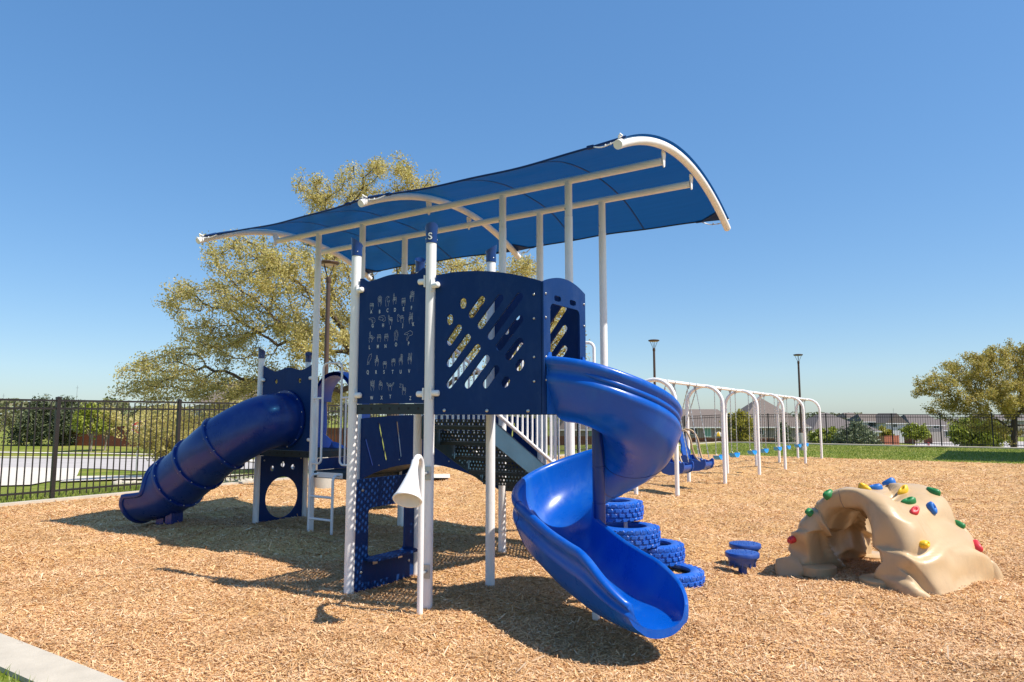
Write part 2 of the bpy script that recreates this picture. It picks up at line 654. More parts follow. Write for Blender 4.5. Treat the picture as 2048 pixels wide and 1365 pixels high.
def ground_mats():
    m, n, l, b = new_mat('shredded wood mulch')
    tc = n.new('ShaderNodeTexCoord')
    # strands in several directions
    cols = []
    hs = []
    for i, (a, sx, sy) in enumerate(((0.3, 26, 110), (1.4, 30, 120), (2.4, 22, 95))):
        mp = n.new('ShaderNodeMapping')
        mp.inputs['Rotation'].default_value = (0, 0, a)
        mp.inputs['Scale'].default_value = (sx, sy, 40)
        l.new(tc.outputs['Object'], mp.inputs['Vector'])
        vo = n.new('ShaderNodeTexVoronoi')
        vo.inputs['Scale'].default_value = 1.0
        l.new(mp.outputs['Vector'], vo.inputs['Vector'])
        cols.append(vo.outputs['Color'])
        hs.append(vo.outputs['Distance'])
    sel = n.new('ShaderNodeTexNoise')
    sel.inputs['Scale'].default_value = 30
    l.new(tc.outputs['Object'], sel.inputs['Vector'])
    gt = n.new('ShaderNodeMath')
    gt.operation = 'GREATER_THAN'
    gt.inputs[1].default_value = 0.5
    l.new(sel.outputs['Fac'], gt.inputs[0])
    mx = n.new('ShaderNodeMixRGB')
    l.new(gt.outputs[0], mx.inputs['Fac'])
    l.new(cols[0], mx.inputs['Color1'])
    l.new(cols[1], mx.inputs['Color2'])
    sp = n.new('ShaderNodeSeparateColor')
    l.new(mx.outputs['Color'], sp.inputs['Color'])
    cr = ramp(n, [(0.0, (0.30, 0.14, 0.05)), (0.25, (0.58, 0.325, 0.125)), (0.55, (0.70, 0.42, 0.175)), (0.85, (0.76, 0.49, 0.225)), (1.0, (0.83, 0.61, 0.35))])
    l.new(sp.outputs['Red'], cr.inputs['Fac'])
    big = n.new('ShaderNodeTexNoise')
    big.inputs['Scale'].default_value = 0.8
    big.inputs['Detail'].default_value = 5
    l.new(tc.outputs['Object'], big.inputs['Vector'])
    br = ramp(n, [(0.3, (0.86, 0.84, 0.80)), (0.7, (1.08, 1.06, 1.04))])
    l.new(big.outputs['Fac'], br.inputs['Fac'])
    mu = n.new('ShaderNodeMixRGB')
    mu.blend_type = 'MULTIPLY'
    mu.inputs['Fac'].default_value = 1
    l.new(cr.outputs['Color'], mu.inputs['Color1'])
    l.new(br.outputs['Color'], mu.inputs['Color2'])
    l.new(mu.outputs['Color'], b.inputs['Base Color'])
    b.inputs['Roughness'].default_value = 0.85
    b.inputs['Specular IOR Level'].default_value = 0.2
    bp = n.new('ShaderNodeBump')
    bp.inputs['Strength'].default_value = 0.9
    bp.inputs['Distance'].default_value = 0.012
    l.new(sp.outputs['Green'], bp.inputs['Height'])
    l.new(bp.outputs['Normal'], b.inputs['Normal'])
    MATS['mulch'] = m
    m, n, l, b = new_mat('lawn')
    tc = n.new('ShaderNodeTexCoord')
    n1 = n.new('ShaderNodeTexNoise')
    n1.inputs['Scale'].default_value = 0.35
    n1.inputs['Detail'].default_value = 8
    n1.inputs['Roughness'].default_value = 0.7
    l.new(tc.outputs['Object'], n1.inputs['Vector'])
    n2 = n.new('ShaderNodeTexNoise')
    n2.inputs['Scale'].default_value = 14
    n2.inputs['Detail'].default_value = 6
    l.new(tc.outputs['Object'], n2.inputs['Vector'])
    c1 = ramp(n, [(0.30, (0.12, 0.165, 0.022)), (0.46, (0.18, 0.215, 0.03)), (0.58, (0.27, 0.255, 0.06)), (0.70, (0.36, 0.30, 0.12))])
    l.new(n1.outputs['Fac'], c1.inputs['Fac'])
    c2 = ramp(n, [(0.3, (0.7, 0.7, 0.65)), (0.7, (1.2, 1.2, 1.15))])
    l.new(n2.outputs['Fac'], c2.inputs['Fac'])
    mu = n.new('ShaderNodeMixRGB')
    mu.blend_type = 'MULTIPLY'
    mu.inputs['Fac'].default_value = 1
    l.new(c1.outputs['Color'], mu.inputs['Color1'])
    l.new(c2.outputs['Color'], mu.inputs['Color2'])
    l.new(mu.outputs['Color'], b.inputs['Base Color'])
    b.inputs['Roughness'].default_value = 0.9
    b.inputs['Specular IOR Level'].default_value = 0.15
    bp = n.new('ShaderNodeBump')
    bp.inputs['Strength'].default_value = 0.6
    bp.inputs['Distance'].default_value = 0.05
    l.new(n2.outputs['Fac'], bp.inputs['Height'])
    l.new(bp.outputs['Normal'], b.inputs['Normal'])
    MATS['lawn'] = m
    # shade cloth: knitted fabric that lets some light through
    m, n, l, b = new_mat('blue shade cloth')
    tc = n.new('ShaderNodeTexCoord')
    n1 = n.new('ShaderNodeTexNoise')
    n1.inputs['Scale'].default_value = 2.2
    n1.inputs['Detail'].default_value = 6
    mp = n.new('ShaderNodeMapping')
    mp.inputs['Scale'].default_value = (0.6, 9, 9)
    l.new(tc.outputs['Object'], mp.inputs['Vector'])
    l.new(mp.outputs['Vector'], n1.inputs['Vector'])
    cr = ramp(n, [(0.3, (0.002, 0.034, 0.125)), (0.7, (0.004, 0.048, 0.165))])
    l.new(n1.outputs['Fac'], cr.inputs['Fac'])
    l.new(cr.outputs['Color'], b.inputs['Base Color'])
    b.inputs['Roughness'].default_value = 0.75
    b.inputs['Specular IOR Level'].default_value = 0.2
    tr = n.new('ShaderNodeBsdfTranslucent')
    tr.inputs['Color'].default_value = (0.001, 0.055, 0.175, 1)
    mx = n.new('ShaderNodeMixShader')
    mx.inputs['Fac'].default_value = 0.4
    l.new(b.outputs['BSDF'], mx.inputs[1])
    l.new(tr.outputs['BSDF'], mx.inputs[2])
    tp = n.new('ShaderNodeBsdfTransparent')
    tp.inputs['Color'].default_value = (0.15, 0.55, 0.95, 1)
    m2 = n.new('ShaderNodeMixShader')
    m2.inputs['Fac'].default_value = 0.07
    l.new(mx.outputs['Shader'], m2.inputs[1])
    l.new(tp.outputs['BSDF'], m2.inputs[2])
    l.new(m2.outputs['Shader'], n['Material Output'].inputs['Surface'])
    MATS['cloth'] = m


ground_mats()
MULCH, LAWN, CLOTH = MATS['mulch'], MATS['lawn'], MATS['cloth']

# ================================================================== SETTING
def axis_lines(dense_lo, dense_hi, step, far, extra):
    ls = list(np.arange(dense_lo, dense_hi + 1e-6, step))
    s, v = step, dense_hi
    while v < far:
        s *= 1.18
        v += s
        ls.append(v)
    s, v = step, dense_lo
    while v > -far:
        s *= 1.18
        v -= s
        ls.append(v)
    return sorted(set(round(float(a), 4) for a in ls + extra))


def make_ground():
    ps = axis_lines(-40, 40, 1.0, 2500, [BED[0], BED[0] + 0.03, BED[1], BED[1] - 0.03, -10.6])
    qs = axis_lines(-8, 80, 1.0, 2500, [BED[2], BED[2] + 0.03, BED[3], BED[3] - 0.03, 43.2])
    V = []
    for q in qs:
        for p in ps:
            x, y = W(p, q)
            z = terrain(x, y)
            if BED[0] + 0.02 < p < BED[1] - 0.02 and BED[2] + 0.02 < q < BED[3] - 0.02:
                z -= 0.25
            V.append((x, y, z))
    npq = len(ps)
    Fs = [(j * npq + i, j * npq + i + 1, (j + 1) * npq + i + 1, (j + 1) * npq + i) for j in range(len(qs) - 1) for i in range(npq - 1)]
    o = np_mesh('ground', V, Fs, LAWN, kind='structure', smooth=True)


make_ground()

BR = 0.1
bp_ = np.arange(BED[0], BED[1] + 1e-6, BR)
bq_ = np.arange(BED[2], BED[3] + 1e-6, BR)
BEDZ = np.zeros((len(bq_), len(bp_)), dtype=np.float32)
for j, q in enumerate(bq_):
    b0 = -0.0069 * max(0.0, q - 6.0)
    for i, p in enumerate(bp_):
        BEDZ[j, i] = b0 + mound(p, q)


def make_bed():
    PP, QQ = np.meshgrid(bp_, bq_)
    X = BW[0] + PP * CP + QQ * SP
    Y = BW[1] - PP * SP + QQ * CP
    V = np.stack([X, Y, BEDZ], -1).reshape(-1, 3)
    n = len(bp_)
    J, I = np.meshgrid(np.arange(len(bq_) - 1), np.arange(n - 1), indexing='ij')
    a = (J * n + I).ravel()
    Fs = np.stack([a, a + 1, a + n + 1, a + n], -1)
    np_mesh('wood_chip_bed', V, Fs, MULCH, kind='structure', smooth=True)


make_bed()


def bed_z(p, q):
    fi = np.clip((p - BED[0]) / BR, 0, len(bp_) - 1.001)
    fj = np.clip((q - BED[2]) / BR, 0, len(bq_) - 1.001)
    i, j = fi.astype(int), fj.astype(int)
    u, v = fi - i, fj - j
    return (BEDZ[j, i] * (1 - u) * (1 - v) + BEDZ[j, i + 1] * u * (1 - v) + BEDZ[j + 1, i] * (1 - u) * v + BEDZ[j + 1, i + 1] * u * v)


def make_chips():
    Vs = []
    for (y0, y1, dens, sc) in ((3.0, 5.5, 9500, 1.0), (5.5, 8.0, 5500, 1.1), (8.0, 12.0, 2000, 1.35), (12.0, 19.0, 600, 1.8), (19.0, 29.0, 150, 2.6)):
        x0, x1 = -0.80 * y1 - 1.0, 0.80 * y1 + 1.0
        n = int((x1 - x0) * (y1 - y0) * dens)
        x = RNG.uniform(x0, x1, n)
        y = RNG.uniform(y0, y1, n)
        p = (x - BW[0]) * CP - (y - BW[1]) * SP
        q = (x - BW[0]) * SP + (y - BW[1]) * CP
        k = (p > BED[0] + 0.01) & (p < BED[1] - 0.1) & (q > BED[2] - 0.015) & (q < BED[3] - 0.02) & (np.abs(x) < 0.80 * y + 1.0)
        x, y, p, q = x[k], y[k], p[k], q[k]
        n = len(x)
        z = bed_z(p, q) + RNG.uniform(0.001, 0.010, n)
        L = RNG.gamma(3.0, 0.0040, n).clip(0.004, 0.036) * sc
        w = RNG.uniform(0.0017, 0.0042, n) * sc
        big = RNG.uniform(0, 1, n) < 0.02
        L = np.where(big, L * 1.9, L)
        w = np.where(big, w * 1.7, w)
        a = RNG.uniform(0, 2 * PI, n)
        t = RNG.normal(0, 0.28, n)
        rl = RNG.normal(0, 0.4, n)
        dx, dy, dz = np.cos(a) * np.cos(t), np.sin(a) * np.cos(t), np.sin(t)
        sx, sy, sz = -np.sin(a) * np.cos(rl), np.cos(a) * np.cos(rl), np.sin(rl)
        c = np.stack([x, y, z + np.abs(dz) * L * 0.55], -1)
        D = np.stack([dx, dy, dz], -1) * L[:, None]
        S = np.stack([sx, sy, sz], -1) * w[:, None]
        tp = RNG.uniform(0.3, 1.0, n)[:, None]
        Vs.append(np.stack([c - D - S, c + D - S * tp, c + D + S * tp, c - D + S], 1))
    V = np.concatenate(Vs).reshape(-1, 3)
    Fs = np.arange(len(V)).reshape(-1, 4)
    o = np_mesh('wood_chips', V, Fs, CHIPM, kind='stuff')
    o['label'] = 'loose shredded tan wood chips covering the play area'
    o['category'] = 'wood chips'


make_chips()


def blades(name, n, region, hmin, hmax, wmul, label):
    """region: function(n) -> x, y arrays"""
    x, y = region(n)
    n = len(x)
    z = np.array([terrain(a, b) for a, b in zip(x, y)])
    h = RNG.uniform(hmin, hmax, n)
    a = RNG.uniform(0, 2 * PI, n)
    w = RNG.uniform(0.003, 0.006, n) * wmul
    lean = RNG.normal(0, 0.35, (n, 2)) * h[:, None]
    c = np.stack([x, y, z - 0.005], -1)
    S = np.stack([np.cos(a) * w, np.sin(a) * w, np.zeros(n)], -1)
    T = c + np.stack([lean[:, 0], lean[:, 1], h], -1)
    V = np.stack([c - S, c + S, T], 1).reshape(-1, 3)
    o = np_mesh(name, V, np.arange(len(V)).reshape(-1, 3), BLADE, kind='stuff')
    o['label'] = label
    o['category'] = 'grass'


def reg_pq(p0, p1, q0, q1):
    def f(n):
        p = RNG.uniform(p0, p1, n)
        q = RNG.uniform(q0, q1, n)
        return BW[0] + p * CP + q * SP, BW[1] - p * SP + q * CP
    return f


blades('grass_strip', 42000, reg_pq(-14.5, -10.38, -4, 13), 0.04, 0.13, 1.6, 'long green grass growing along the dark fence and kerb')
blades('lawn_grass', 40000, reg_pq(-9, 11, 25.75, 40.8), 0.03, 0.09, 3.0, 'mown green lawn between the swings and the far fence')
blades('corner_grass', 3500, reg_pq(-5.0, 1.0, -3.3, -2.53), 0.03, 0.10, 1.0, 'tuft of grass behind the near concrete kerb')


def lbox(mb, p0, p1, q0, q1, z0, z1):
    """box in playground axes written in world coordinates, following the ground"""
    cs = [W(p0, q0), W(p1, q0), W(p1, q1), W(p0, q1)]
    zs = [terrain(*c) for c in cs]
    vs = [(c[0], c[1], z + z0) for c, z in zip(cs, zs)] + [(c[0], c[1], z + z1) for c, z in zip(cs, zs)]
    mb.add(vs, [(0, 3, 2, 1), (4, 5, 6, 7), (0, 1, 5, 4), (1, 2, 6, 5), (2, 3, 7, 6), (3, 0, 4, 7)])


def kerbs():
    k = thing('kerb')
    k['kind'] = 'structure'
    q = -2.24
    while q < 41:
        mb = MB()
        lbox(mb, -10.37, -10.20, q + 0.004, q + 3.0 - 0.004, -0.2, 0.045)
        mb.build('kerb_segment', CONC, k)
        q += 3.0
    k2 = thing('footpath')
    k2['kind'] = 'structure'
    p = -10.37
    while p < 8:
        mb = MB()
        lbox(mb, p + 0.003, p + 3.6 - 0.003, -2.53, -2.24, -0.2, 0.03)
        mb.build('path_slab', CONC, k2)
        p += 3.6
    k3 = thing('fence_kerb')
    k3['kind'] = 'structure'
    p = -12.4
    while p < 40:
        mb = MB()
        lbox(mb, p + 0.004, p + 4.0 - 0.004, 41.5, 42.2, -0.2, 0.07)
        mb.build('kerb_segment', CONC, k3)
        p += 4.0


kerbs()


def drape(name, near, far, m, lift=0.03, nv=6):
    """sheet between two photo-pixel lines, laid on the terrain"""
    a = [hit(*p) for p in near]
    b = [hit(*p) for p in far]
    rows = []
    for k in range(nv + 1):
        t = k / nv
        rows.append([(p[0] + (q[0] - p[0]) * t, p[1] + (q[1] - p[1]) * t) for p, q in zip(a, b)])
    # densify along
    rr = []
    for r in rows:
        o = []
        for i in range(len(r) - 1):
            for k in range(5):
                t = k / 5
                o.append((r[i][0] + (r[i + 1][0] - r[i][0]) * t, r[i][1] + (r[i + 1][1] - r[i][1]) * t))
        o.append(r[-1])
        rr.append([(x, y, terrain(x, y) + lift) for x, y in o])
    mb = MB()
    mb.grid(rr)
    o = mb.build(name, m, kind='structure', smooth=180)
    return o


drape('driveway', [(-330, 985), (-120, 978), (60, 973), (95, 966), (140, 962)], [(-330, 938.5), (-120, 938), (60, 938), (120, 938.6), (160, 939)], PAVE, 0.05)
drape('sidewalk', [(120, 967), (250, 962), (420, 961), (700, 962), (900, 962)], [(140, 955), (250, 954), (420, 953.5), (700, 954), (900, 954)], PAVE, 0.06)
drape('road', [(-400, 938), (0, 938), (200, 939), (420, 940), (760, 944)], [(-400, 918), (0, 918), (200, 918.5), (420, 919.5), (760, 922)], ASPH, 0.04)
drape('road_kerb', [(-400, 918), (0, 918), (200, 918.5), (420, 919.5), (760, 922)], [(-400, 916), (0, 916), (200, 916.4), (420, 917.4), (760, 919.6)], PAVE, 0.10, 2)
drape('far_sidewalk', [(-400, 906), (0, 907), (200, 909.5), (420, 913), (760, 916)], [(-400, 904), (0, 905.3), (200, 907.6), (420, 911), (760, 914)], PAVE, 0.05, 2)

# ================================================================== PLAY STRUCTURE (local axes p, q, z)
PS = thing('play_structure', (BW[0], BW[1], 0), -TH,
           'blue and white playground tower with shade canopy, spiral slide and tube slide', 'playground')
PR = 0.0445


def dome(mb, c, d, r, L):
    """cylinder stub with a domed end: c base centre, d unit direction"""
    d = Vector(d).normalized()
    q = Vector((0, 0, 1)).rotation_difference(d).to_matrix()
    prof = [(r, 0), (r, L - r * 0.6)] + [(r * math.cos(a), L - r * 0.6 + r * 0.6 * math.sin(a)) for a in (0.4, 0.8, 1.2)] + [(0.0005, L)]
    mb.lathe(prof, 14, c, q)


def cap_mesh(rot):
    mb = MB()
    n = 28
    h0, h1 = 0.105, 0.175
    rows = []
    for (r, t, inner) in ((PR + 0.004, 0, 0), (PR + 0.005, 0.12, 0), (PR + 0.004, 0.5, 0), (PR + 0.008, 0.8, 0), (PR + 0.012, 1.0, 0), (PR + 0.007, 1.0, 1), (PR + 0.001, 0.55, 1), (0.002, 0.5, 1)):
        row = []
        for k in range(n):
            a = 2 * PI * k / n
            top = h0 + (h1 - h0) * (0.5 + 0.5 * math.cos(a - rot))
            row.append((r * math.cos(a), r * math.sin(a), top * t))
        rows.append(row)
    mb.grid(rows, closed_u=True)
    return mb


def post(p, q, top, cap_rot=None, logo=False):
    x, y = W(p, q)
    z0 = ground_z(x, y) - 0.15
    mb = MB()
    mb.tube([(p, q, z0), (p, q, top)], PR, 20)
    o = mb.build('post', WHITE, PS, smooth=40)
    if cap_rot is not None:
        c = cap_mesh(cap_rot).build('cap', CAPM, o, smooth=50)
        c.location = (p, q, top)
        mb = MB()
        for a in (cap_rot + 1.7, cap_rot - 1.3):
            r = PR + 0.006
            dome(mb, (p + r * math.cos(a) * 0.98, q + r * math.sin(a) * 0.98, top + 0.035), (math.cos(a), math.sin(a), 0), 0.006, 0.005)
        mb.build('rivets', STEEL, o, smooth=40, kind='stuff')
    if logo:
        for (nm, mt, off, sc, rr) in (('logo_outline', DARK, 0.016, 1.0, 0.0015), ('logo', PRINT, 0.003, 1.0, 0.003)):
            cu = bpy.data.curves.new('s', 'FONT')
            cu.body = 'S'
            cu.size = 0.088
            cu.offset = 0.0012 if nm == 'logo' else 0.004
            cu.align_x = 'CENTER'
            t = bpy.data.objects.new('s', cu)
            COL.objects.link(t)
            dg = bpy.context.evaluated_depsgraph_get()
            me = bpy.data.meshes.new_from_object(t.evaluated_get(dg))
            bpy.data.objects.remove(t)
            import bmesh
            bm = bmesh.new()
            bm.from_mesh(me)
            bmesh.ops.triangulate(bm, faces=bm.faces[:])
            bmesh.ops.subdivide_edges(bm, edges=[e for e in bm.edges if e.calc_length() > 0.012], cuts=2)
            ang0 = R(-68)
            for v in bm.verts:
                zz = v.co.y * 0.95
                rad = PR + 0.0065 + rr + 0.006 * sstep(0.06, 0.14, zz + 0.02)
                a = ang0 + (v.co.x + 0.004) / (PR + 0.008)
                v.co = Vector((p + rad * math.cos(a), q + rad * math.sin(a), top + 0.025 + zz))
            bm.to_mesh(me)
            bm.free()
            me.materials.clear()
            me.materials.append(mt)
            lo = bpy.data.objects.new(nm, me)
            COL.objects.link(lo)
            lo.parent = o
    return o


MC = (-0.45, 0.45)
for (p, q, lg) in ((-0.9, 0, False), (0, 0, True), (0, 0.9, False), (-0.9, 0.9, False)):
    post(p, q, 3.04, math.atan2(q - MC[1], p - MC[0]), lg)
post(-5.15, 2.20, 2.42, R(225))
post(-5.15, 3.10, 2.42, R(135))
for (p, q) in ((-0.72, 2.17), (0.17, 2.17), (-0.72, 3.03), (0.17, 3.03), (-3.92, 2.17), (-3.04, 2.17), (-3.92, 3.03), (-3.04, 3.03)):
    o = post(p, q, 3.78)
    mb = MB()
    mb.tube([(p, q, 3.784), (p, q, 4.165)], PR - 0.0025, 20)
    o2 = mb.build('sleeve', WHITE, o, smooth=40)
    mb = MB()
    a = R(-123)
    dome(mb, (p + PR * 0.95 * math.cos(a), q + PR * 0.95 * math.sin(a), 3.86), (math.cos(a), math.sin(a), 0), 0.011, 0.010)
    mb.build('bolt', STEEL, o, smooth=40)


# ---- perforated sheet: cells with octagonal holes, hexagonally staggered
def perforated(mb, x0, x1, y0, y1, z1, t, pitch=0.046, hole=0.0135, fn=None):
    if fn is None:
        fn = lambda u, v, w: (u, v, w)
    nx = max(1, round((x1 - x0) / pitch))
    ny = max(1, round((y1 - y0) / (pitch * 0.87)))
    dx, dy = (x1 - x0) / nx, (y1 - y0) / ny
    for j in range(ny):
        off = 0.25 if j % 2 else -0.25
        for i in range(nx):
            cx0, cy0 = x0 + i * dx, y0 + j * dy
            cx, cy = cx0 + dx / 2 + off * dx * 0.8, cy0 + dy / 2
            xs = [cx0 + dx, cx0 + dx, cx0 + dx / 2, cx0, cx0, cx0, cx0 + dx / 2, cx0 + dx]
            ys = [cy0 + dy / 2, cy0 + dy, cy0 + dy, cy0 + dy, cy0 + dy / 2, cy0, cy0, cy0]
            o = len(mb.v)
            for z in (z1, z1 - t):
                for k in range(8):
                    mb.v.append(fn(xs[k], ys[k], z))
                for k in range(8):
                    a = PI / 4 * k
                    mb.v.append(fn(cx + hole * math.cos(a), cy + hole * math.sin(a), z))
            for k in range(8):
                k2 = (k + 1) % 8
                mb.f.append((o + k, o + k2, o + 8 + k2, o + 8 + k))
                mb.f.append((o + 16 + k, o + 24 + k, o + 24 + k2, o + 16 + k2))
                mb.f.append((o + 8 + k, o + 8 + k2, o + 24 + k2, o + 24 + k))


def deck(p0, p1, q0, q1, z, perf=True, edge=0.085):
    mb = MB()
    if perf:
        perforated(mb, p0 + 0.01, p1 - 0.01, q0 + 0.01, q1 - 0.01, z, 0.006)
    else:
        mb.box(p0 + 0.01, p1 - 0.01, q0 + 0.01, q1 - 0.01, z - 0.006, z)
    o = mb.build('deck', DECKM, PS)
    e = MB()
    t = 0.006
    e.box(p0, p1, q0, q0 + t, z - edge, z + 0.004)
    e.box(p0, p1, q1 - t, q1, z - edge, z + 0.004)
    e.box(p0, p0 + t, q0 + t, q1 - t, z - edge, z + 0.004)
    e.box(p1 - t, p1, q0 + t, q1 - t, z - edge, z + 0.004)
    e.box(p0 + t, p1 - t, (q0 + q1) / 2 - 0.02, (q0 + q1) / 2 + 0.02, z - edge * 0.8, z - 0.012)
    e.build('edge_channel', DECKM, o)
    h = MB()
    n = 7
    for i in range(n):
        u = p0 + (p1 - p0) * (i + 0.7) / (n + 0.4)
        h.box(u - 0.011, u + 0.011, q0 - 0.0015, q0 + 0.001, z - edge * 0.55, z - edge * 0.30)
    h.build('slot_holes', DARK, o, kind='stuff')
    return o


deck(-0.86, -0.045, 0.0, 0.9, 1.66)
deck(-0.045, 1.03, 0.12, 0.78, 1.655)
deck(-0.72, 0.17, 2.17, 3.03, 0.79)
deck(-3.92, -3.04, 2.17, 3.03, 0.79)
deck(-5.15, -3.95, 2.20, 3.10, 1.05)
# stepped riser between the two left decks
mb = MB()
mb.box(-3.955, -3.945, 2.3, 3.0, 0.795, 0.955)
mb.build('riser_panel', NAVY, PS)


# ---- panels
def clamp(mb, c, d, post_c):
    """white knuckle clamp: stub from the post along d with its base plate"""
    d = Vector(d).normalized()
    up = Vector((0, 0, 1))
    sd = d.cross(up)
    mb.obox(Vector(c) + d * 0.004, d * 0.006, sd * 0.026, up * 0.050)
    dome(mb, Vector(c) + d * 0.006, d, 0.026, 0.072)


def bolts(mb, pts, d, r=0.013):
    for c in pts:
        dome(mb, c, d, r, 0.010)


def slot(u0, v0, u1, v1, r, n=7):
    a = math.atan2(v1 - v0, u1 - u0)
    out = []
    for i in range(n + 1):
        t = a - PI / 2 + PI * i / n
        out.append((u1 + r * math.cos(t), v1 + r * math.sin(t)))
    for i in range(n + 1):
        t = a + PI / 2 + PI * i / n
        out.append((u0 + r * math.cos(t), v0 + r * math.sin(t)))
    return out


def circ(u, v, ru, rv=None, n=40):
    rv = rv or ru
    return [(u + ru * math.cos(2 * PI * k / n), v + rv * math.sin(2 * PI * k / n)) for k in range(n)]


def rrect(u0, u1, v0, v1, r, n=5):
    out = []
    for cx, cy, a0 in ((u1 - r, v0 + r, -90), (u1 - r, v1 - r, 0), (u0 + r, v1 - r, 90), (u0 + r, v0 + r, 180)):
        for i in range(n + 1):
            a = R(a0 + 90 * i / n)
            out.append((cx + r * math.cos(a), cy + r * math.sin(a)))
    return out


T = 0.019
# sign language panel, between the two front posts
top_w = [(-0.052, 2.825), (-0.075, 2.835), (-0.14, 2.80)] + [(u, 2.80 + 0.016 * math.cos((u + 0.43) * 2 * PI / 0.62) + 0.012 * sstep(-0.3, -0.06, u)) for u in np.linspace(-0.18, -0.74, 24)] + [(-0.80, 2.818), (-0.84, 2.822)]
ol = [(-0.84, 1.668), (-0.052, 1.668)] + top_w
slp = MB().plate([ol], lambda u, v, w: (u, 0.0 - w, v), T).build('sign_language_panel', NAVY, PS)
mb = MB()
for z in (2.71, 1.745):
    clamp(mb, (-0.9 + PR, -0.012, z), (1, -0.22, 0), None)
    clamp(mb, (0 - PR, -0.012, z), (-1, -0.22, 0), None)
mb.build('clamps', WHITE, slp, smooth=45, kind='stuff')
slp['label'] = 'navy panel engraved with the hand alphabet'


def text_mesh(body, size, offs=0.0):
    cu = bpy.data.curves.new('t', 'FONT')
    cu.body = body
    cu.size = size
    cu.offset = offs
    cu.align_x = 'CENTER'
    cu.align_y = 'CENTER'
    t = bpy.data.objects.new('t', cu)
    COL.objects.link(t)
    dg = bpy.context.evaluated_depsgraph_get()
    me = bpy.data.meshes.new_from_object(t.evaluated_get(dg))
    bpy.data.objects.remove(t)
    return me


LET = dict(zip('ABCDEFGHIJKLMNOPQRSTUVWXYZ', [(-0.688, 2.497), (-0.584, 2.491), (-0.488, 2.494), (-0.399, 2.491), (-0.298, 2.49), (-0.206, 2.493), (-0.666, 2.369), (-0.538, 2.364), (-0.448, 2.336), (-0.303, 2.348), (-0.183, 2.348), (-0.7, 2.175), (-0.597, 2.176), (-0.504, 2.175), (-0.379, 2.182), (-0.233, 2.182), (-0.715, 1.95), (-0.612, 1.947), (-0.516, 1.945), (-0.413, 1.943), (-0.32, 1.941), (-0.222, 1.942), (-0.66, 1.718), (-0.539, 1.718), (-0.436, 1.728), (-0.204, 1.71)]))
HAN = dict(zip('ABCDEFGHIJKLMNOPQRSTUVWXYZ', [(-0.684, 2.56), (-0.584, 2.588), (-0.49, 2.575), (-0.404, 2.589), (-0.299, 2.565), (-0.202, 2.593), (-0.674, 2.428), (-0.552, 2.429), (-0.448, 2.411), (-0.322, 2.415), (-0.213, 2.402), (-0.688, 2.266), (-0.584, 2.264), (-0.496, 2.265), (-0.379, 2.265), (-0.238, 2.256), (-0.697, 2.066), (-0.606, 2.049), (-0.508, 2.022), (-0.406, 2.04), (-0.319, 2.045), (-0.217, 2.049), (-0.653, 1.828), (-0.554, 1.835), (-0.438, 1.824), (-0.285, 1.79)]))
for ch, (u, v) in LET.items():
    me = text_mesh(ch, 0.046, 0.0006)
    for vv in me.vertices:
        vv.co = Vector((u + vv.co.x * 0.72, -T / 2 - 0.0016, v + vv.co.y))
    me.materials.clear()
    me.materials.append(PRINT)
    o = bpy.data.objects.new('letter', me)
    COL.objects.link(o)
    o.parent = slp


def ribbon(mb, pts, w=0.0016):
    """flat line on the panel face"""
    for a, b in zip(pts[:-1], pts[1:]):
        d = Vector((b[0] - a[0], b[1] - a[1]))
        if d.length < 1e-6:
            continue
        d.normalize()
        n = Vector((-d.y, d.x)) * (w / 2)
        y = -T / 2 - 0.0016
        e = d * (w * 0.3)
        mb.add([(a[0] - n.x - e.x, y, a[1] - n.y - e.y), (b[0] - n.x + e.x, y, b[1] - n.y + e.y), (b[0] + n.x + e.x, y, b[1] + n.y + e.y), (a[0] + n.x - e.x, y, a[1] + n.y - e.y)], [(0, 1, 2, 3)])


def finger(x, y, L, a, w=0.0125):
    ca, sa = math.cos(R(a)), math.sin(R(a))
    loc = [(-w / 2, 0), (-w / 2, L * 0.85), (-w * 0.25, L), (w * 0.25, L), (w / 2, L * 0.85), (w / 2, 0)]
    o = [[(x + p * ca - q * sa, y + p * sa + q * ca) for p, q in loc]]
    for t in (0.36, 0.68):
        o.append([(x + p * ca - q * sa, y + p * sa + q * ca) for p, q in ((-w / 2, L * t), (w / 2, L * t))])
    return o


def palm(w=0.045, h=0.045, top=0.0):
    return [[(-w * 0.32, -0.05), (-w * 0.42, -0.03), (-w / 2, -0.01), (-w * 0.46, top), (w * 0.46, top), (w / 2, -0.012), (w * 0.38, -0.034), (w * 0.30, -0.05)]]


def curl(xs, y=0.0, h=0.020):
    o = []
    for x in xs:
        o.append([(x - 0.0055, y - 0.006), (x - 0.0055, y + h * 0.7), (x, y + h), (x + 0.0055, y + h * 0.7), (x + 0.0055, y - 0.006), (x, y - 0.011), (x - 0.0055, y - 0.006)])
    return o


def thumb(side=1, a=35, L=0.03, y=-0.02):
    return finger(side * 0.018, y, L, -side * a, 0.012)[:1]


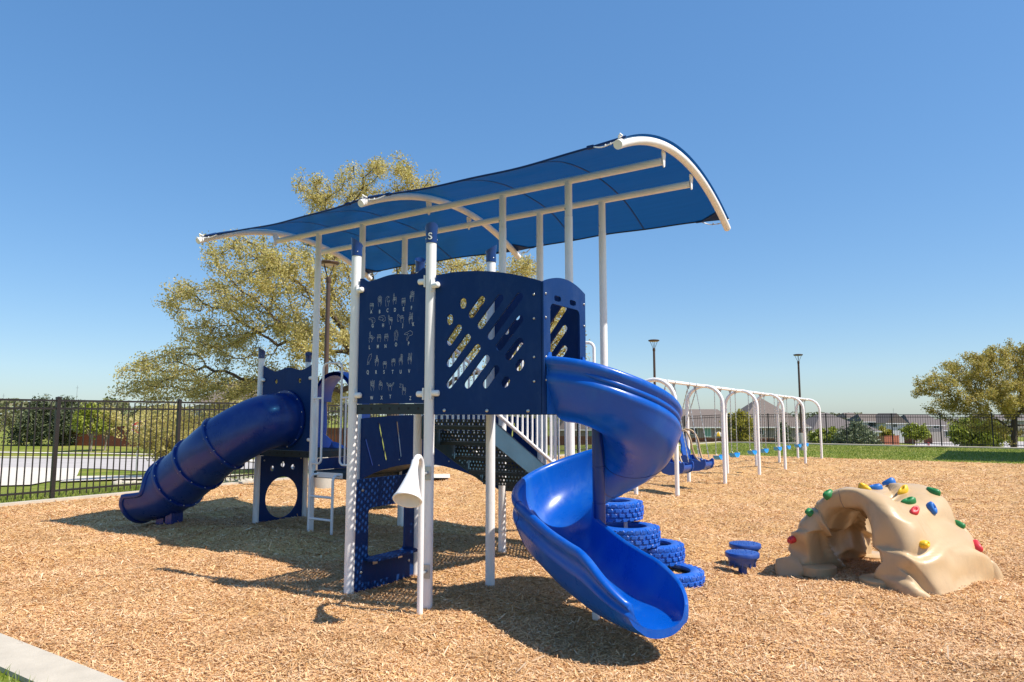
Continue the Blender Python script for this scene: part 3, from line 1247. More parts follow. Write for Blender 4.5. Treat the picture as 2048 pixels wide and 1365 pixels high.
FX = (-0.0165, -0.0055, 0.0055, 0.0165)
HD = {
    'A': palm() + curl(FX) + thumb(1, 8, 0.034), 'B': palm() + finger(FX[0], 0, .043, 4) + finger(FX[1], 0, .052, 1) + finger(FX[2], 0, .05, -1) + finger(FX[3], 0, .04, -4) + thumb(1, -50, .025),
    'C': [[(.022, .045), (.004, .055), (-.018, .04), (-.026, .01), (-.024, -.02), (-.018, -.052)], [(.024, .038), (.008, .04), (-.004, .025), (-.006, .005), (.004, -.006), (.018, .004), (.028, .012)], [(.03, .006), (.014, -.018), (.008, -.05)], [(.005, .052), (.008, .042)]],
    'D': palm() + curl(FX[1:]) + finger(FX[0] + .004, 0, .055, -3) + thumb(-1, -40, .026), 'E': palm() + curl(FX, .002, .026) + curl(FX, -.012, .012),
    'F': palm() + finger(FX[1], 0, .05, 6) + finger(FX[2], 0, .056, 0) + finger(FX[3], 0, .046, -7) + curl(FX[:1]) + thumb(-1, 5, .03),
    'G': [[(.04, -.03), (.02, -.035), (.0, -.03), (-.006, .0), (-.04, .0), (-.043, .008), (-.04, .014), (.0, .016), (.025, .014), (.038, 0), (.04, -.03)], [(-.006, -.01), (.014, -.01)], [(-.004, -.02), (.014, -.02)]],
    'H': [[(.044, -.025), (.02, -.032), (.004, -.02), (-.042, -.008), (-.046, .0), (-.04, .02), (.0, .026), (.03, .022), (.044, .0), (.044, -.025)], [(-.042, .007), (.01, .01)], [(.004, -.018), (.02, -.012)], [(.006, -.008), (.022, -.004)]],
    'I': palm() + curl(FX[1:]) + finger(FX[0] - .004, 0, .045, 8) + thumb(1, -40, .026), 'J': [[(x * .9 + .012, y + .004) for x, y in l] for l in palm() + curl(FX[:3])] + finger(-.012, .006, .045, 45)[:1] + [[(-.05, .03), (-.05, -.02), (-.044, -.034), (-.034, -.03), (-.03, -.018)]],
    'K': palm() + finger(-.004, 0, .055, 3) + finger(.010, 0, .052, -12) + curl(FX[:1]) + curl(FX[3:]) + thumb(-1, -25, .03), 'L': palm() + finger(FX[1] - .004, 0, .055, 0) + curl(FX[2:]) + thumb(1, 60, .036),
    'M': palm(.05) + curl(FX, -.002, .026), 'N': palm(.05) + curl(FX, -.002, .024) + [[(-.01, -.02), (.01, -.024)]], 'O': [circ(0, 0.005, .024, .045, 18) + [(.024, .005)], circ(.002, .008, .012, .028, 14) + [(.014, .008)], [(-.018, -.03), (-.022, -.055)], [(.014, -.035), (.012, -.055)]],
    'P': [[(.05, .03), (.02, .045), (-.01, .03), (-.045, .02), (-.05, .012), (-.04, .008), (-.008, .012), (-.016, -.02), (-.018, -.045), (-.01, -.048), (.0, -.02), (.01, -.004), (.035, -.002), (.056, .01), (.05, .03)], [(-.008, .012), (.01, .02)]],
    'Q': [[(.028, .055), (.004, .045), (-.016, .02), (-.026, -.03), (-.03, -.05), (-.024, -.052), (-.014, -.02), (-.01, -.045), (-.004, -.05), (.0, -.02), (.016, .0), (.026, .03), (.028, .055)]],
    'R': palm() + finger(-.004, 0, .055, -6) + finger(.006, 0, .052, 6) + curl(FX[:1]) + curl(FX[3:]) + thumb(-1, -40, .026), 'S': palm() + curl(FX) + thumb(1, -60, .03, -.008), 'T': palm() + curl(FX) + finger(.004, -.002, .024, 10)[:1],
    'U': palm() + finger(.002, 0, .055, -3) + finger(.013, 0, .05, -3) + curl(FX[:2]) + thumb(1, -40, .026), 'V': palm() + finger(-.002, 0, .055, 8) + finger(.012, 0, .055, -8) + curl(FX[:1]) + curl(FX[3:]) + thumb(1, -40, .026),
    'W': palm() + finger(FX[0], 0, .046, 9) + finger(FX[1] + .003, 0, .056, 0) + finger(FX[3] - .003, 0, .05, -9) + thumb(1, -40, .024), 'X': palm() + curl(FX[1:]) + [[(-.018, 0), (-.018, .028), (-.008, .04), (.004, .032), (.004, .02)], [(-.008, 0), (-.007, .02), (.0, .028)]],
    'Y': palm() + curl(FX[1:3]) + finger(-.02, -.004, .042, 38) + finger(.02, -.004, .04, -38), 'Z': [[(x + .008, y - .005) for x, y in l] for l in palm(.042) + curl(FX[1:]) + finger(-.010, 0, .052, 10)] + [[(-.05, .05), (-.026, .05), (-.05, .02), (-.026, .016)]],
}
for ch, ls in HD.items():
    u, v = HAN[ch]
    mb = MB()
    for l in ls:
        ribbon(mb, [(u + x * 0.92, v + y * 0.92) for x, y in l])
    o = mb.build('hand_symbol', PRINT, slp)

# slide bay: front wall, far wall and entry panel
sB = math.hypot(1, 0.1)
bu = Vector((1 / sB, 0.1 / sB, 0))
bn = Vector((-0.1 / sB, 1 / sB, 0))
SLOTS = [((.328, 2.505), (.328, 2.48)), ((.199, 2.376), (.199, 2.352)), ((.506, 2.508), (.41, 2.394)), ((.679, 2.508), (.497, 2.30)), ((.855, 2.507), (.594, 2.207)), ((.858, 2.325), (.674, 2.115)),
         ((.286, 2.287), (.2, 2.178)), ((.374, 2.201), (.199, 1.998)), ((.467, 2.113), (.2, 1.82)), ((.552, 2.021), (.376, 1.816)), ((.644, 1.933), (.547, 1.815)), ((.857, 2.144), (.756, 2.033)), ((.864, 1.975), (.848, 1.946)), ((.737, 1.842), (.722, 1.818))]


def bay_outline():
    tp = [(u, 2.616 + (2.764 - 2.616) * (1 - ((u - 0.25) / 0.80) ** 2) if u > 0.25 else 2.764 - 0.25 * (0.25 - u) ** 2) for u in np.linspace(1.045, 0.055, 26)]
    return [(0.055, 1.572), (1.045, 1.572)] + tp


sl = [slot(*a, *b, 0.0335) for a, b in SLOTS]
fw = MB().plate([bay_outline()] + sl, lambda u, v, w: tuple(bu * u - bn * (w) + Vector((0, 0, v))), T).build('hood_panel', NAVY, PS)
mb = MB()
bolts(mb, [tuple(bu * u - bn * (T / 2) + Vector((0, 0, v))) for u, v in ((.156, 1.607), (.562, 1.603), (.93, 1.60))], -bn, 0.015)
bolts(mb, [tuple(bu * u - bn * (T / 2) + Vector((0, 0, v))) for u, v in ((.985, 2.515), (.985, 2.324), (.985, 2.02), (.985, 1.83))], -bn, 0.010)
mb.build('bolts', STEEL, fw, smooth=40, kind='stuff')
mb = MB()
clamp(mb, (PR * 0.8, -0.02, 2.665), (1, -0.12, 0), None)
clamp(mb, (PR * 0.8, -0.02, 1.75), (1, 0.3, 0), None)
mb.build('clamps', WHITE, fw, smooth=45, kind='stuff')
bu2 = Vector((1 / sB, -0.1 / sB, 0))
bn2 = Vector((0.1 / sB, 1 / sB, 0))
C0 = Vector((0, 0.9, 0))
fw2 = MB().plate([bay_outline()] + sl, lambda u, v, w: tuple(C0 + bu2 * u - bn2 * w + Vector((0, 0, v))), T).build('hood_panel', NAVY, PS)
mb = MB()
bolts(mb, [tuple(C0 + bu2 * u - bn2 * (T / 2) + Vector((0, 0, v))) for u, v in ((.10, 2.5), (.10, 1.8), (.985, 2.515), (.985, 2.02))], -bn2, 0.012)
mb.build('bolts', STEEL, fw2, smooth=40, kind='stuff')
PX = 1.045
ev = [(0.094, 1.572), (0.806, 1.572)] + [(u, 2.612 + 0.075 * (1 - ((u - 0.45) / 0.356) ** 2)) for u in np.linspace(0.806, 0.094, 18)]
ep = MB().plate([ev, rrect(0.20, 0.70, 1.60, 2.455, 0.05), rrect(0.265, 0.375, 2.482, 2.527, 0.02), rrect(0.525, 0.635, 2.482, 2.527, 0.02)],
                lambda u, v, w: (PX + w + T / 2, u, v), T).build('entry_panel', NAVY, PS)
mb = MB()
bolts(mb, [(PX + T, u, v) for u in (0.125, 0.775) for v in (2.52, 2.33, 2.02, 1.84)], (1, 0, 0), 0.010)
mb.build('bolts', STEEL, ep, smooth=40, kind='stuff')

# shop window panel below the deck, between the left posts
ol = [(0.05, -0.10), (0.85, -0.10), (0.85, 0.985), (0.05, 0.985)]
wp = MB().plate([ol, rrect(0.215, 0.715, 0.27, 0.715, 0.05)], lambda u, v, w: (-0.9 + w, u, v), T).build('window_panel', NAVY, PS)
mb = MB()
mb.plate([[(0.19, -0.15), (0.30, -0.16), (0.64, -0.16), (0.75, -0.15), (0.80, -0.08), (0.81, -0.0105), (0.16, -0.0105), (0.15, -0.08)]], lambda u, v, w: (-0.9 - v, u, 0.262 + w), T)
mb.build('shelf', NAVY, wp)
mb = MB()
for u in (0.31, 0.65):
    mb.box(-0.9 + T / 2 + 0.007, -0.9 + T / 2 + 0.06, u - 0.03, u + 0.03, 0.243, 0.2505)
    mb.box(-0.9 + T / 2 + 0.001, -0.9 + T / 2 + 0.006, u - 0.03, u + 0.03, 0.195, 0.25)
mb.build('shelf_brackets', STEEL, wp, kind='stuff')
mb = MB()
bolts(mb, [(-0.9 + T / 2, 0.133, 0.883), (-0.9 + T / 2, 0.78, 0.883), (-0.9 + T / 2, 0.133, 0.15), (-0.9 + T / 2, 0.78, 0.15)], (1, 0, 0), 0.014)
mb.build('bolts', STEEL, wp, smooth=40, kind='stuff')

# arched bridge between the two low decks
for q in (2.185, 3.015):
    arch = [(u, 0.70 + 0.265 * (1 - ((u + 1.88) / 1.14) ** 2)) for u in np.linspace(-3.0, -0.765, 30)]
    top = [(-0.765, 1.50), (-3.0, 1.50)]
    top = [(u, 1.52 + 0.05 * (1 - ((u + 1.88) / 1.12) ** 2)) for u in np.linspace(-0.765, -3.0, 16)]
    ss = [((-2.674, 1.45), (-2.54, 1.0)), ((-2.359, 1.47), (-2.284, 1.05)), ((-2.907, 1.24), (-2.78, 0.92)), ((-2.045, 1.47), (-2.03, 1.09)), ((-1.73, 1.47), (-1.74, 1.09)), ((-1.42, 1.47), (-1.50, 1.05)), ((-1.10, 1.45), (-1.22, 1.0))]
    bpn = MB().plate([arch + top] + [slot(*a, *b, 0.017) for a, b in ss], lambda u, v, w: (u, q - w, v), T).build('bridge_panel', NAVY, PS)
    mb = MB()
    bolts(mb, [(u, q - T / 2, 0.775 + 0.265 * (1 - ((u + 1.88) / 1.14) ** 2)) for u in (-2.65, -2.3, -1.5, -1.15)], (0, -1, 0), 0.009)
    mb.build('bolts', STEEL, bpn, smooth=40, kind='stuff')
rows = []
for u in np.linspace(-3.04, -0.72, 22):
    z = 0.79 + 0.20 * (1 - ((u + 1.88) / 1.16) ** 2)
    rows.append([(u, 2.2, z), (u, 3.0, z), (u, 3.0, z - 0.03), (u, 2.2, z - 0.03)])
mb = MB()
mb.grid(rows, closed_u=True, flip=True)
mb.build('bridge_deck', DECKM, PS)

# stair from the low deck up to the tower deck (perforated treads and risers)
st = node('stair', PS)
TZ = [1.46, 1.295, 1.13, 0.962]
for i, z in enumerate(TZ):
    q0 = 0.905 + 0.255 * i
    mb = MB()
    perforated(mb, -0.82, -0.06, q0, q0 + 0.275, z, 0.005, 0.05, 0.011)
    mb.box(-0.82, -0.06, q0 + 0.27, q0 + 0.275, z - 0.045, z)
    mb.box(-0.82, -0.06, q0, q0 + 0.005, z - 0.035, z)
    mb.build('tread', DECKM, st)
for i in range(5):
    zt = (1.575, *TZ)[i] - 0.05
    zb = (*TZ, 0.79)[i] + 0.004
    q0 = 0.905 + 0.255 * i
    mb = MB()
    perforated(mb, -0.82, -0.06, zb, zt, 0, 0.004, 0.042, 0.011, fn=lambda u, v, w, q0=q0: (u, q0 + 0.002 - w, v))
    mb.build('riser', DECKM, st)
for p, m_ in ((-0.035, STRING), (-0.845, STRING)):
    ol = [(0.90, 1.56), (0.90, 1.33), (1.06, 1.26), (2.02, 0.78), (2.17, 0.70), (2.17, 0.93), (2.06, 0.985), (1.0, 1.515)]
    MB().plate([ol[::-1]], lambda u, v, w: (p + w, u, v), 0.012).build('stringer', m_, st)


# stair rails and deck guards in white tube
def railing(name, base, top, n, r=0.019, rb=0.0125, parent=PS):
    """base/top: (start, end) of lower and upper rail"""
    b0, b1 = Vector(base[0]), Vector(base[1])
    t0, t1 = Vector(top[0]), Vector(top[1])
    mb = MB()
    loop = []
    pts = [b0, b1, t1, t0]
    for i in range(4):
        loop += arc_corner(pts[i - 1], pts[i], pts[(i + 1) % 4], 0.05, 5)
    mb.tube(loop, r, 10, closed=True)
    o = mb.build(name, WHITE, parent, smooth=60)
    for i in range(1, n):
        t = i / n
        mb = MB()
        mb.tube([b0.lerp(b1, t), t0.lerp(t1, t)], rb, 8)
        mb.build('baluster', WHITE, o, smooth=60)
    return o


railing('stair_rail', ((0.005, 0.98, 1.59), (0.005, 2.12, 1.03)), ((0.005, 0.98, 2.52), (0.005, 2.12, 1.98)), 12)
railing('stair_rail', ((-0.885, 0.98, 1.59), (-0.885, 2.12, 1.03)), ((-0.885, 0.98, 2.52), (-0.885, 2.12, 1.98)), 12)
railing('deck_guard', ((-0.66, 3.04, 0.90), (0.11, 3.04, 0.90)), ((-0.66, 3.04, 1.80), (0.11, 3.04, 1.80)), 8)
for q in (2.30,):
    mb = MB()
    mb.tube(pipe([(0.17, q, 1.0), (0.40, q, 1.0), (0.40, q, 2.36), (0.17, q, 2.36)], 0.07), 0.017, 10)
    mb.build('climber_handle', WHITE, PS, smooth=60)

# rung ladder with loop handles up to the left low deck
ld = node('ladder', PS)
for u in (-3.79, -3.345):
    mb = MB()
    mb.tube(pipe([(u, 2.165, 0.755), (u, 2.03, 0.755), (u, 2.03, -0.12)], 0.07), 0.019, 10)
    mb.build('side_rail', WHITE, ld, smooth=60)
for z in (0.47, 0.175):
    mb = MB()
    mb.tube([(-3.79, 2.03, z), (-3.345, 2.03, z)], 0.017, 10)
    mb.build('rung', WHITE, ld, smooth=60)
mb = MB()
mb.box(-3.80, -3.30, 2.155, 2.166, 0.715, 0.785)
mb.build('step_plate', WHITE, ld)
hd = node('ladder_handles', PS)
for u, s in ((-3.70, 1), (-3.33, -1)):
    e = -3.875 if s > 0 else -3.085
    mb = MB()
    mb.tube(pipe([(e, 2.13, 0.90), (u + (0.0 if s > 0 else 0.0), 2.13, 0.90), (u, 2.13, 1.85)], 0.06), 0.015, 10)
    mb.tube([(e, 2.13, 1.80), (u, 2.13, 1.80)], 0.015, 10)
    v = u - 0.09 * s
    mb.tube([(v, 2.13, 0.90), (v, 2.13, 1.80)], 0.012, 8)
    mb.build('handle_loop', WHITE, hd, smooth=60)
mb = MB()
mb.tube(pipe([(-3.70, 2.13, 1.84), (-3.70, 2.13, 2.28), (-3.33, 2.13, 2.28), (-3.33, 2.13, 1.84)], 0.08), 0.015, 10)
mb.build('top_hoop', WHITE, hd, smooth=60)
mb = MB()
for z in (0.90, 1.80):
    mb.obox((-3.92 + PR, 2.14, z), (0.005, 0, 0), (0, 0.022, 0), (0, 0, 0.045))
    mb.obox((-3.04 - PR, 2.14, z), (0.005, 0, 0), (0, 0.022, 0), (0, 0, 0.045))
mb.build('clamps', WHITE, hd, kind='stuff')

# tube slide entry panel and crawl hole panel on the far left end
tw = [(u, 2.235 + 0.024 * math.cos((u + 4.53) * 2 * PI / 0.58) + 0.045 * ((u + 4.53) / 0.55) ** 4) for u in np.linspace(-3.975, -5.09, 34)]
te = MB().plate([[(-5.09, 1.06), (-3.975, 1.06)] + tw, circ(-4.53, 1.505, 0.38, 0.38, 44), circ(-4.79, 2.06, 0.036, n=18), circ(-4.27, 2.06, 0.036, n=18)], lambda u, v, w: (u, 2.205 - w, v), T).build('tube_entry_panel', NAVY, PS)
mb = MB()
for z in (2.09, 1.22):
    clamp(mb, (-5.15 + PR, 2.19, z), (1, -0.2, 0), None)
    clamp(mb, (-3.92 - PR, 2.19, z), (-1, -0.2, 0), None)
mb.build('clamps', WHITE, te, smooth=45, kind='stuff')
cp = MB().plate([[(2.25, -0.10), (3.05, -0.10), (3.05, 0.955), (2.25, 0.955)], circ(2.66, 0.31, 0.305, 0.31, 44), circ(2.465, 0.755, 0.042, n=18), circ(2.66, 0.805, 0.042, n=18), circ(2.855, 0.755, 0.042, n=18)], lambda u, v, w: (-5.15 - w, u, v), T).build('crawl_panel', NAVY, PS)
mb = MB()
bolts(mb, [(-5.15 + T / 2, u, 0.885) for u in (2.31, 3.0)], (1, 0, 0), 0.014)
mb.build('bolts', STEEL, cp, smooth=40, kind='stuff')


# ---- tube slide
def tube_slide():
    ts = node('tube_slide', PS)
    ctl = []
    for (x, y, z) in ((-3.28, 10.2, 1.505), (-3.56, 9.90, 1.44), (-4.02, 9.82, 1.17), (-4.42, 9.98, 0.88), (-4.76, 10.12, 0.63), (-5.02, 10.22, 0.49), (-5.38, 10.33, 0.44)):
        p, q = PQ(x, y)
        ctl.append((p, q, z))
    ctl[0] = (-4.53, 2.195, 1.505)
    path = catmull(ctl, 10)
    m = len(path)
    tg = [(path[min(i + 1, m - 1)] - path[max(i - 1, 0)]).normalized() for i in range(m)]
    tg[0] = Vector((0, -1, 0))

    def frame(i):
        t = tg[i]
        s = t.cross(Vector((0, 0, 1))).normalized()
        u = s.cross(t)
        return path[i], t, s, u
    rad = 0.388
    # closed tube sections between flange indices
    cuts = [0, 20, 30, 40]
    for a, b in zip(cuts[:-1], cuts[1:]):
        mb = MB()
        for rr, fl in ((rad, True), (rad - 0.012, False)):
            rows = []
            for i in range(a, b + 1):
                c, t, s, u = frame(i)
                rows.append([c + (s * math.cos(2 * PI * k / 36) + u * math.sin(2 * PI * k / 36)) * rr for k in range(36)])
            mb.grid(rows, closed_u=True, flip=fl)
        mb.build('tube_section', TUBEM, ts, smooth=60)
    for i in cuts:
        c, t, s, u = frame(i)
        mb = MB()
        rows = []
        for (r, d) in ((rad - 0.015, -0.022), (rad + 0.030, -0.022), (rad + 0.032, -0.016), (rad + 0.032, 0.016), (rad + 0.030, 0.022), (rad - 0.015, 0.022)):
            rows.append([c + t * (d + (0.03 if i == 0 else 0)) + (s * math.cos(2 * PI * k / 40) + u * math.sin(2 * PI * k / 40)) * r for k in range(40)])
        mb.grid(rows, closed_u=True, flip=True)
        fo = mb.build('flange', TUBEM, ts, smooth=40)
        mb = MB()
        for k in range(12):
            a = 2 * PI * (k + 0.5) / 12
            d = s * math.cos(a) + u * math.sin(a)
            dome(mb, c + d * (rad + 0.017) - t * 0.021 + (t * 0.03 if i == 0 else Vector()), -t, 0.010, 0.009)
            dome(mb, c + d * (rad + 0.017) + t * 0.021 + (t * 0.03 if i == 0 else Vector()), t, 0.011, 0.009)
        mb.build('bolts', STEEL, fo, smooth=40, kind='stuff')
    # open exit trough
    a, b = 40, m - 1
    mb = MB()
    ro, ri, lip = [], [], [[], []]
    for i in range(a, b + 1):
        c, t, s, u = frame(i)
        f = (i - a) / (b - a)
        op = R(4 + 88 * sstep(0.0, 0.55, f))
        rr = rad * (1 + 0.05 * f)
        if f > 0.9:
            op += R(16) * (f - 0.9) / 0.1
        angs = [PI / 2 + op + (2 * PI - 2 * op) * k / 30 for k in range(31)]
        ro.append([c + (s * math.cos(x) + u * math.sin(x)) * rr for x in angs])
        ri.append([c + (s * math.cos(x) + u * math.sin(x)) * (rr - 0.014) for x in angs])
        lip[0].append(ro[-1][0].lerp(ri[-1][0], 0.5))
        lip[1].append(ro[-1][-1].lerp(ri[-1][-1], 0.5))
    mb.grid(ro, flip=True)
    mb.grid(ri)
    end = [x.lerp(y, 0.5) for x, y in zip(ro[-1], ri[-1])]
    mb.tube(lip[0] + end[1:-1] + lip[1][::-1], 0.037, 10)
    mb.build('exit_trough', TUBEM, ts, smooth=60)
    # feet
    for i, w in ((42, 0.10), (49, 0.08)):
        c, t, s, u = frame(i)
        gz = ground_z(*W(c.x, c.y))
        mb = MB()
        mb.obox((c.x, c.y, (c.z - 0.30 + gz - 0.1) / 2), Vector((t.x, t.y, 0)) * 0.07, Vector((s.x, s.y, 0)) * w, (0, 0, (c.z - 0.30 - gz + 0.1) / 2))
        mb.build('foot', TUBEM, ts)


tube_slide()


# ---- spiral slide
def spiral_slide():
    ss = node('spiral_slide', PS)
    cx, cy = 1.15, 0.85
    base = [(.055, .30, 0), (.06, .25, 0), (.085, .12, 0), (.15, .035, 0), (.27, .0, 0), (.40, .008, 0), (.52, .055, 0), (.60, .14, 0), (.645, .25, 0), (.662, .35, 0), (.668, .405, 0),
            (.680, .432, 1), (.702, .443, 1), (.726, .436, 1), (.738, .412, 1), (.735, .385, 1), (.720, .362, 1), (.708, .335, 1), (.710, .305, 1), (.724, .280, 1), (.727, .250, 1), (.712, .215, 1), (.690, .16, 1), (.655, .085, 1), (.590, .005, 1),
            (.50, -.05, 1), (.38, -.075, 1), (.25, -.072, 1), (.14, -.04, 1), (.065, .02, 1), (.03, .12, 1), (.025, .26, 1), (.03, .305, 1), (.043, .318, 1)]
    cl = [Vector((a, b, 0)) for a, b, _ in base]
    fine = []
    for i in range(len(cl)):
        p0, p1, p2, p3 = cl[i - 1], cl[i], cl[(i + 1) % len(cl)], cl[(i + 2) % len(cl)]
        for t in (0.0, 0.34, 0.67):
            v = 0.5 * ((2 * p1) + (p2 - p0) * t + (2 * p0 - 5 * p1 + 4 * p2 - p3) * t * t + (3 * p1 - p0 - 3 * p2 + p3) * t ** 3)
            fine.append((v.x, v.y, 0))
    base = fine
    zr = [(0, 1.585), (20, 1.545), (60, 1.38), (123, 1.125), (180, 0.92), (240, 0.70), (303, 0.475), (329, 0.40)]
    rows = []
    st = []
    for s_ in np.linspace(-0.085, 0, 3)[:-1]:
        st.append((0.0, s_, 1.585, 0))
    for rot in np.linspace(0, 329, 110):
        z = np.interp(rot, [a for a, _ in zr], [b for _, b in zr])
        st.append((rot, 0.0, z, 0))
    for e in np.linspace(0.02, 1.27, 60):
        z = np.interp(e, [0, 0.4, 0.8, 1.27], [0.40, 0.28, 0.21, 0.19])
        st.append((329.0, e, z, e / 1.27))
    # smooth z
    zz = np.array([s[2] for s in st])
    for _ in range(30):
        zz[1:-1] = (zz[:-2] + 2 * zz[1:-1] + zz[2:]) / 4
    for (rot, run, _, ex), z in zip(st, zz):
        h = R(rot)
        th = h - PI / 2
        er = Vector((math.cos(th), math.sin(th), 0))
        hd_ = Vector((math.cos(h), math.sin(h), 0))
        c = Vector((cx, cy, 0)) + hd_ * run
        row = []
        for (r, dz, sk) in base:
            w = 1.0
            if ex > 0.62:
                w = 1 - 0.58 * ((ex - 0.62) / 0.38) ** 1.6
            d2 = dz * w if dz > 0 else dz * (1 - 0.5 * max(0, ex - 0.5))
            rr = r * (1 - 0.05 * math.exp(-((rot - 115) / 55) ** 2))
            if ex > 0:
                # flare and rounded nose
                mid = 0.38
                g = 1 - 0.05 * ex
                if ex > 0.78:
                    g *= math.sqrt(max(0.0, 1 - 0.50 * ((ex - 0.78) / 0.22) ** 2.2))
                rr = mid + (r - mid) * g
                if r < 0.05:
                    rr -= 0.012
            row.append(c + er * rr + Vector((0, 0, z + d2)))
        rows.append(row)
    mb = MB()
    mb.grid(rows, closed_u=True)
    n = len(base)
    L = len(rows) - 1
    # end lip: join inner and outer skins of the nose
    o = L * n
    mb.f.append(tuple(o + k for k in range(n)))
    mb.f.append(tuple(n - 1 - k for k in range(n)))
    ch = mb.build('chute', SLIDE, ss, smooth=55)
    # moulded rib on the outer wall of the upper part
    pts = []
    rs = []
    for rot in np.linspace(14, 128, 40):
        z = np.interp(rot, [a for a, _ in zr], [b for _, b in zr])
        th = R(rot) - PI / 2
        t = (rot - 14) / 114
        k_ = 0.702 * (1 - 0.05 * math.exp(-((rot - 115) / 55) ** 2))
        pts.append((cx + k_ * math.cos(th), cy + k_ * math.sin(th), z + 0.33))
        rs.append(0.004 + 0.020 * sstep(0, 0.12, t) * (1 - 0.6 * sstep(0.7, 1.0, t)))
    MB().tube(pts, rs, 10).build('side_rib', SLIDE, ss, smooth=80)
    MB().tube([(cx, cy, -0.15), (cx, cy, 1.52)], 0.053, 20).build('centre_pole', TUBEM, ss, smooth=40)
    mb = MB()
    for z in (0.83, 1.13):
        mb.lathe([(0.0535, z - 0.005), (0.0565, z - 0.003), (0.0565, z + 0.003), (0.0535, z + 0.005)], 20, (cx, cy, 0))
    mb.build('pole_bands', TUBEM, ss, smooth=40, kind='stuff')
    # seams between moulded sections
    for rot in (128, 178, 321):
        i = min(range(len(st)), key=lambda k: abs(st[k][0] - rot) + (abs(st[k][1]) * 100))
        mb = MB()
        ctr = sum(rows[i], Vector()) / n
        loop = [p + (p - ctr).normalized() * 0.0006 for p in rows[i][33:90]]
        mb.tube(loop, 0.003, 6)
        mb.build('seam', TUBEM, ss, smooth=60)
    # flat mounting flange at the entry
    MB().plate([[(0.13, 1.575), (0.79, 1.575), (0.79, 2.02), (0.74, 2.06), (0.72, 2.06), (0.68, 1.75), (0.45, 1.62), (0.22, 1.75), (0.19, 2.06), (0.16, 2.06), (0.13, 2.02)]], lambda u, v, w: (PX + T + 0.01 + w, u, v), 0.012).build('entry_flange', SLIDE, ss)
    f = MB()
    h = R(337)
    th = h - PI / 2
    b = Vector((1.287, 0.494, 0))
    f.tube([(b.x, b.y, -0.15), (b.x, b.y, 0.25)], 0.03, 12)
    f.build('support_foot', WHITE, ss, smooth=40)


spiral_slide()


# ---- talking tube on the front post
def talk_tube():
    tt = node('talk_tube', PS)
    b = (0.058, -0.155)
    x, y = W(*b)
    gz = ground_z(x, y)
    tip = Vector((0.20, -0.46, 1.20))
    pts = [Vector((b[0], b[1], gz - 0.15)), Vector((b[0], b[1], 1.12))]
    a0 = Vector((b[0], b[1], 1.12))
    dirh = Vector((0.42, -0.9, 0)).normalized()
    rr = 0.115
    for k in range(1, 13):
        a = PI * 0.86 * k / 12
        pts.append(a0 + dirh * (rr * (1 - math.cos(a))) + Vector((0, 0, rr * math.sin(a))))
    MB().tube(pts, 0.024, 14).build('pole', WHITE, tt, smooth=60)
    end = pts[-1]
    d = (pts[-1] - pts[-2]).normalized()
    d = (d + dirh * 0.10).normalized()
    M = Vector((0, 0, 1)).rotation_difference(d).to_matrix()
    prof = [(0.0245, -0.05), (0.0290, -0.05), (0.0300, 0.0), (0.034, 0.03), (0.05, 0.10), (0.075, 0.19), (0.10, 0.265), (0.112, 0.283), (0.114, 0.292), (0.110, 0.299), (0.101, 0.297), (0.094, 0.265), (0.068, 0.19), (0.044, 0.10), (0.026, 0.03), (0.001, 0.0)]
    MB().lathe(prof, 32, end, M).build('horn', WHITE, tt, smooth=50)
    for z in (1.09, 0.30):
        mb = MB()
        v = Vector((b[0], b[1], z))
        t = Vector((0.02, -0.03, z))
        mb.tube([v, t], 0.014, 10)
        dd = (v - t).normalized()
        sd = dd.cross(Vector((0, 0, 1)))
        mb.obox(Vector((0, 0, z)) + dd * (PR + 0.003) + Vector((0.012, 0.0, 0)), dd * 0.004, sd * 0.032, (0, 0, 0.055))
        mb.build('clamp', GALV, tt, smooth=40)


talk_tube()


# ---- second slide with moulded hood on the far side of the left deck
def back_slide():
    bs = node('double_slide', PS)
    mb = MB()
    rows = []
    for k in range(15):
        a = PI * k / 14
        r1 = []
        for (off, q) in ((0, 3.13), (0.015, 3.25), (0.0, 3.46), (-0.03, 3.49), (-0.06, 3.46), (-0.05, 3.25), (-0.06, 3.13)):
            rx, rz = 0.47 + off, 0.47 + off
            r1.append((-4.58 - rx * math.cos(a), q, 1.78 + rz * math.sin(a)))
        rows.append(r1)
    mb.grid(rows)
    mb.build('hood', SLIDE, bs, smooth=60)
    mb = MB()
    rows = []
    for t in np.linspace(0, 1, 22):
        q = 3.12 + 1.3 * t
        z = 1.06 - 0.78 * sstep(0.02, 0.95, t)
        rows.append([(-5.02, q, z + 0.24), (-5.00, q, z + 0.26), (-4.97, q, z + 0.24), (-4.95, q, z + 0.02), (-4.90, q, z), (-4.64, q, z), (-4.60, q, z + 0.04), (-4.58, q, z + 0.09), (-4.56, q, z + 0.04), (-4.52, q, z), (-4.26, q, z), (-4.21, q, z + 0.02), (-4.19, q, z + 0.24), (-4.16, q, z + 0.26), (-4.14, q, z + 0.24), (-4.15, q, z - 0.06), (-5.01, q, z - 0.06)])
    mb.grid(rows, closed_u=True, flip=True)
    mb.f.append(tuple(range(17)))
    mb.f.append(tuple(21 * 17 + 16 - k for k in range(17)))
    mb.build('chute', SLIDE, bs, smooth=40)
    for p in (-5.07, -4.09):
        mb = MB()
        mb.plate([[(3.13, 1.0), (3.4, 1.0), (3.45, 1.4), (3.42, 1.78), (3.13, 1.78)]], lambda u, v, w: (p + w, u, v), 0.03)
        mb.build('hood_side', SLIDE, bs)


back_slide()


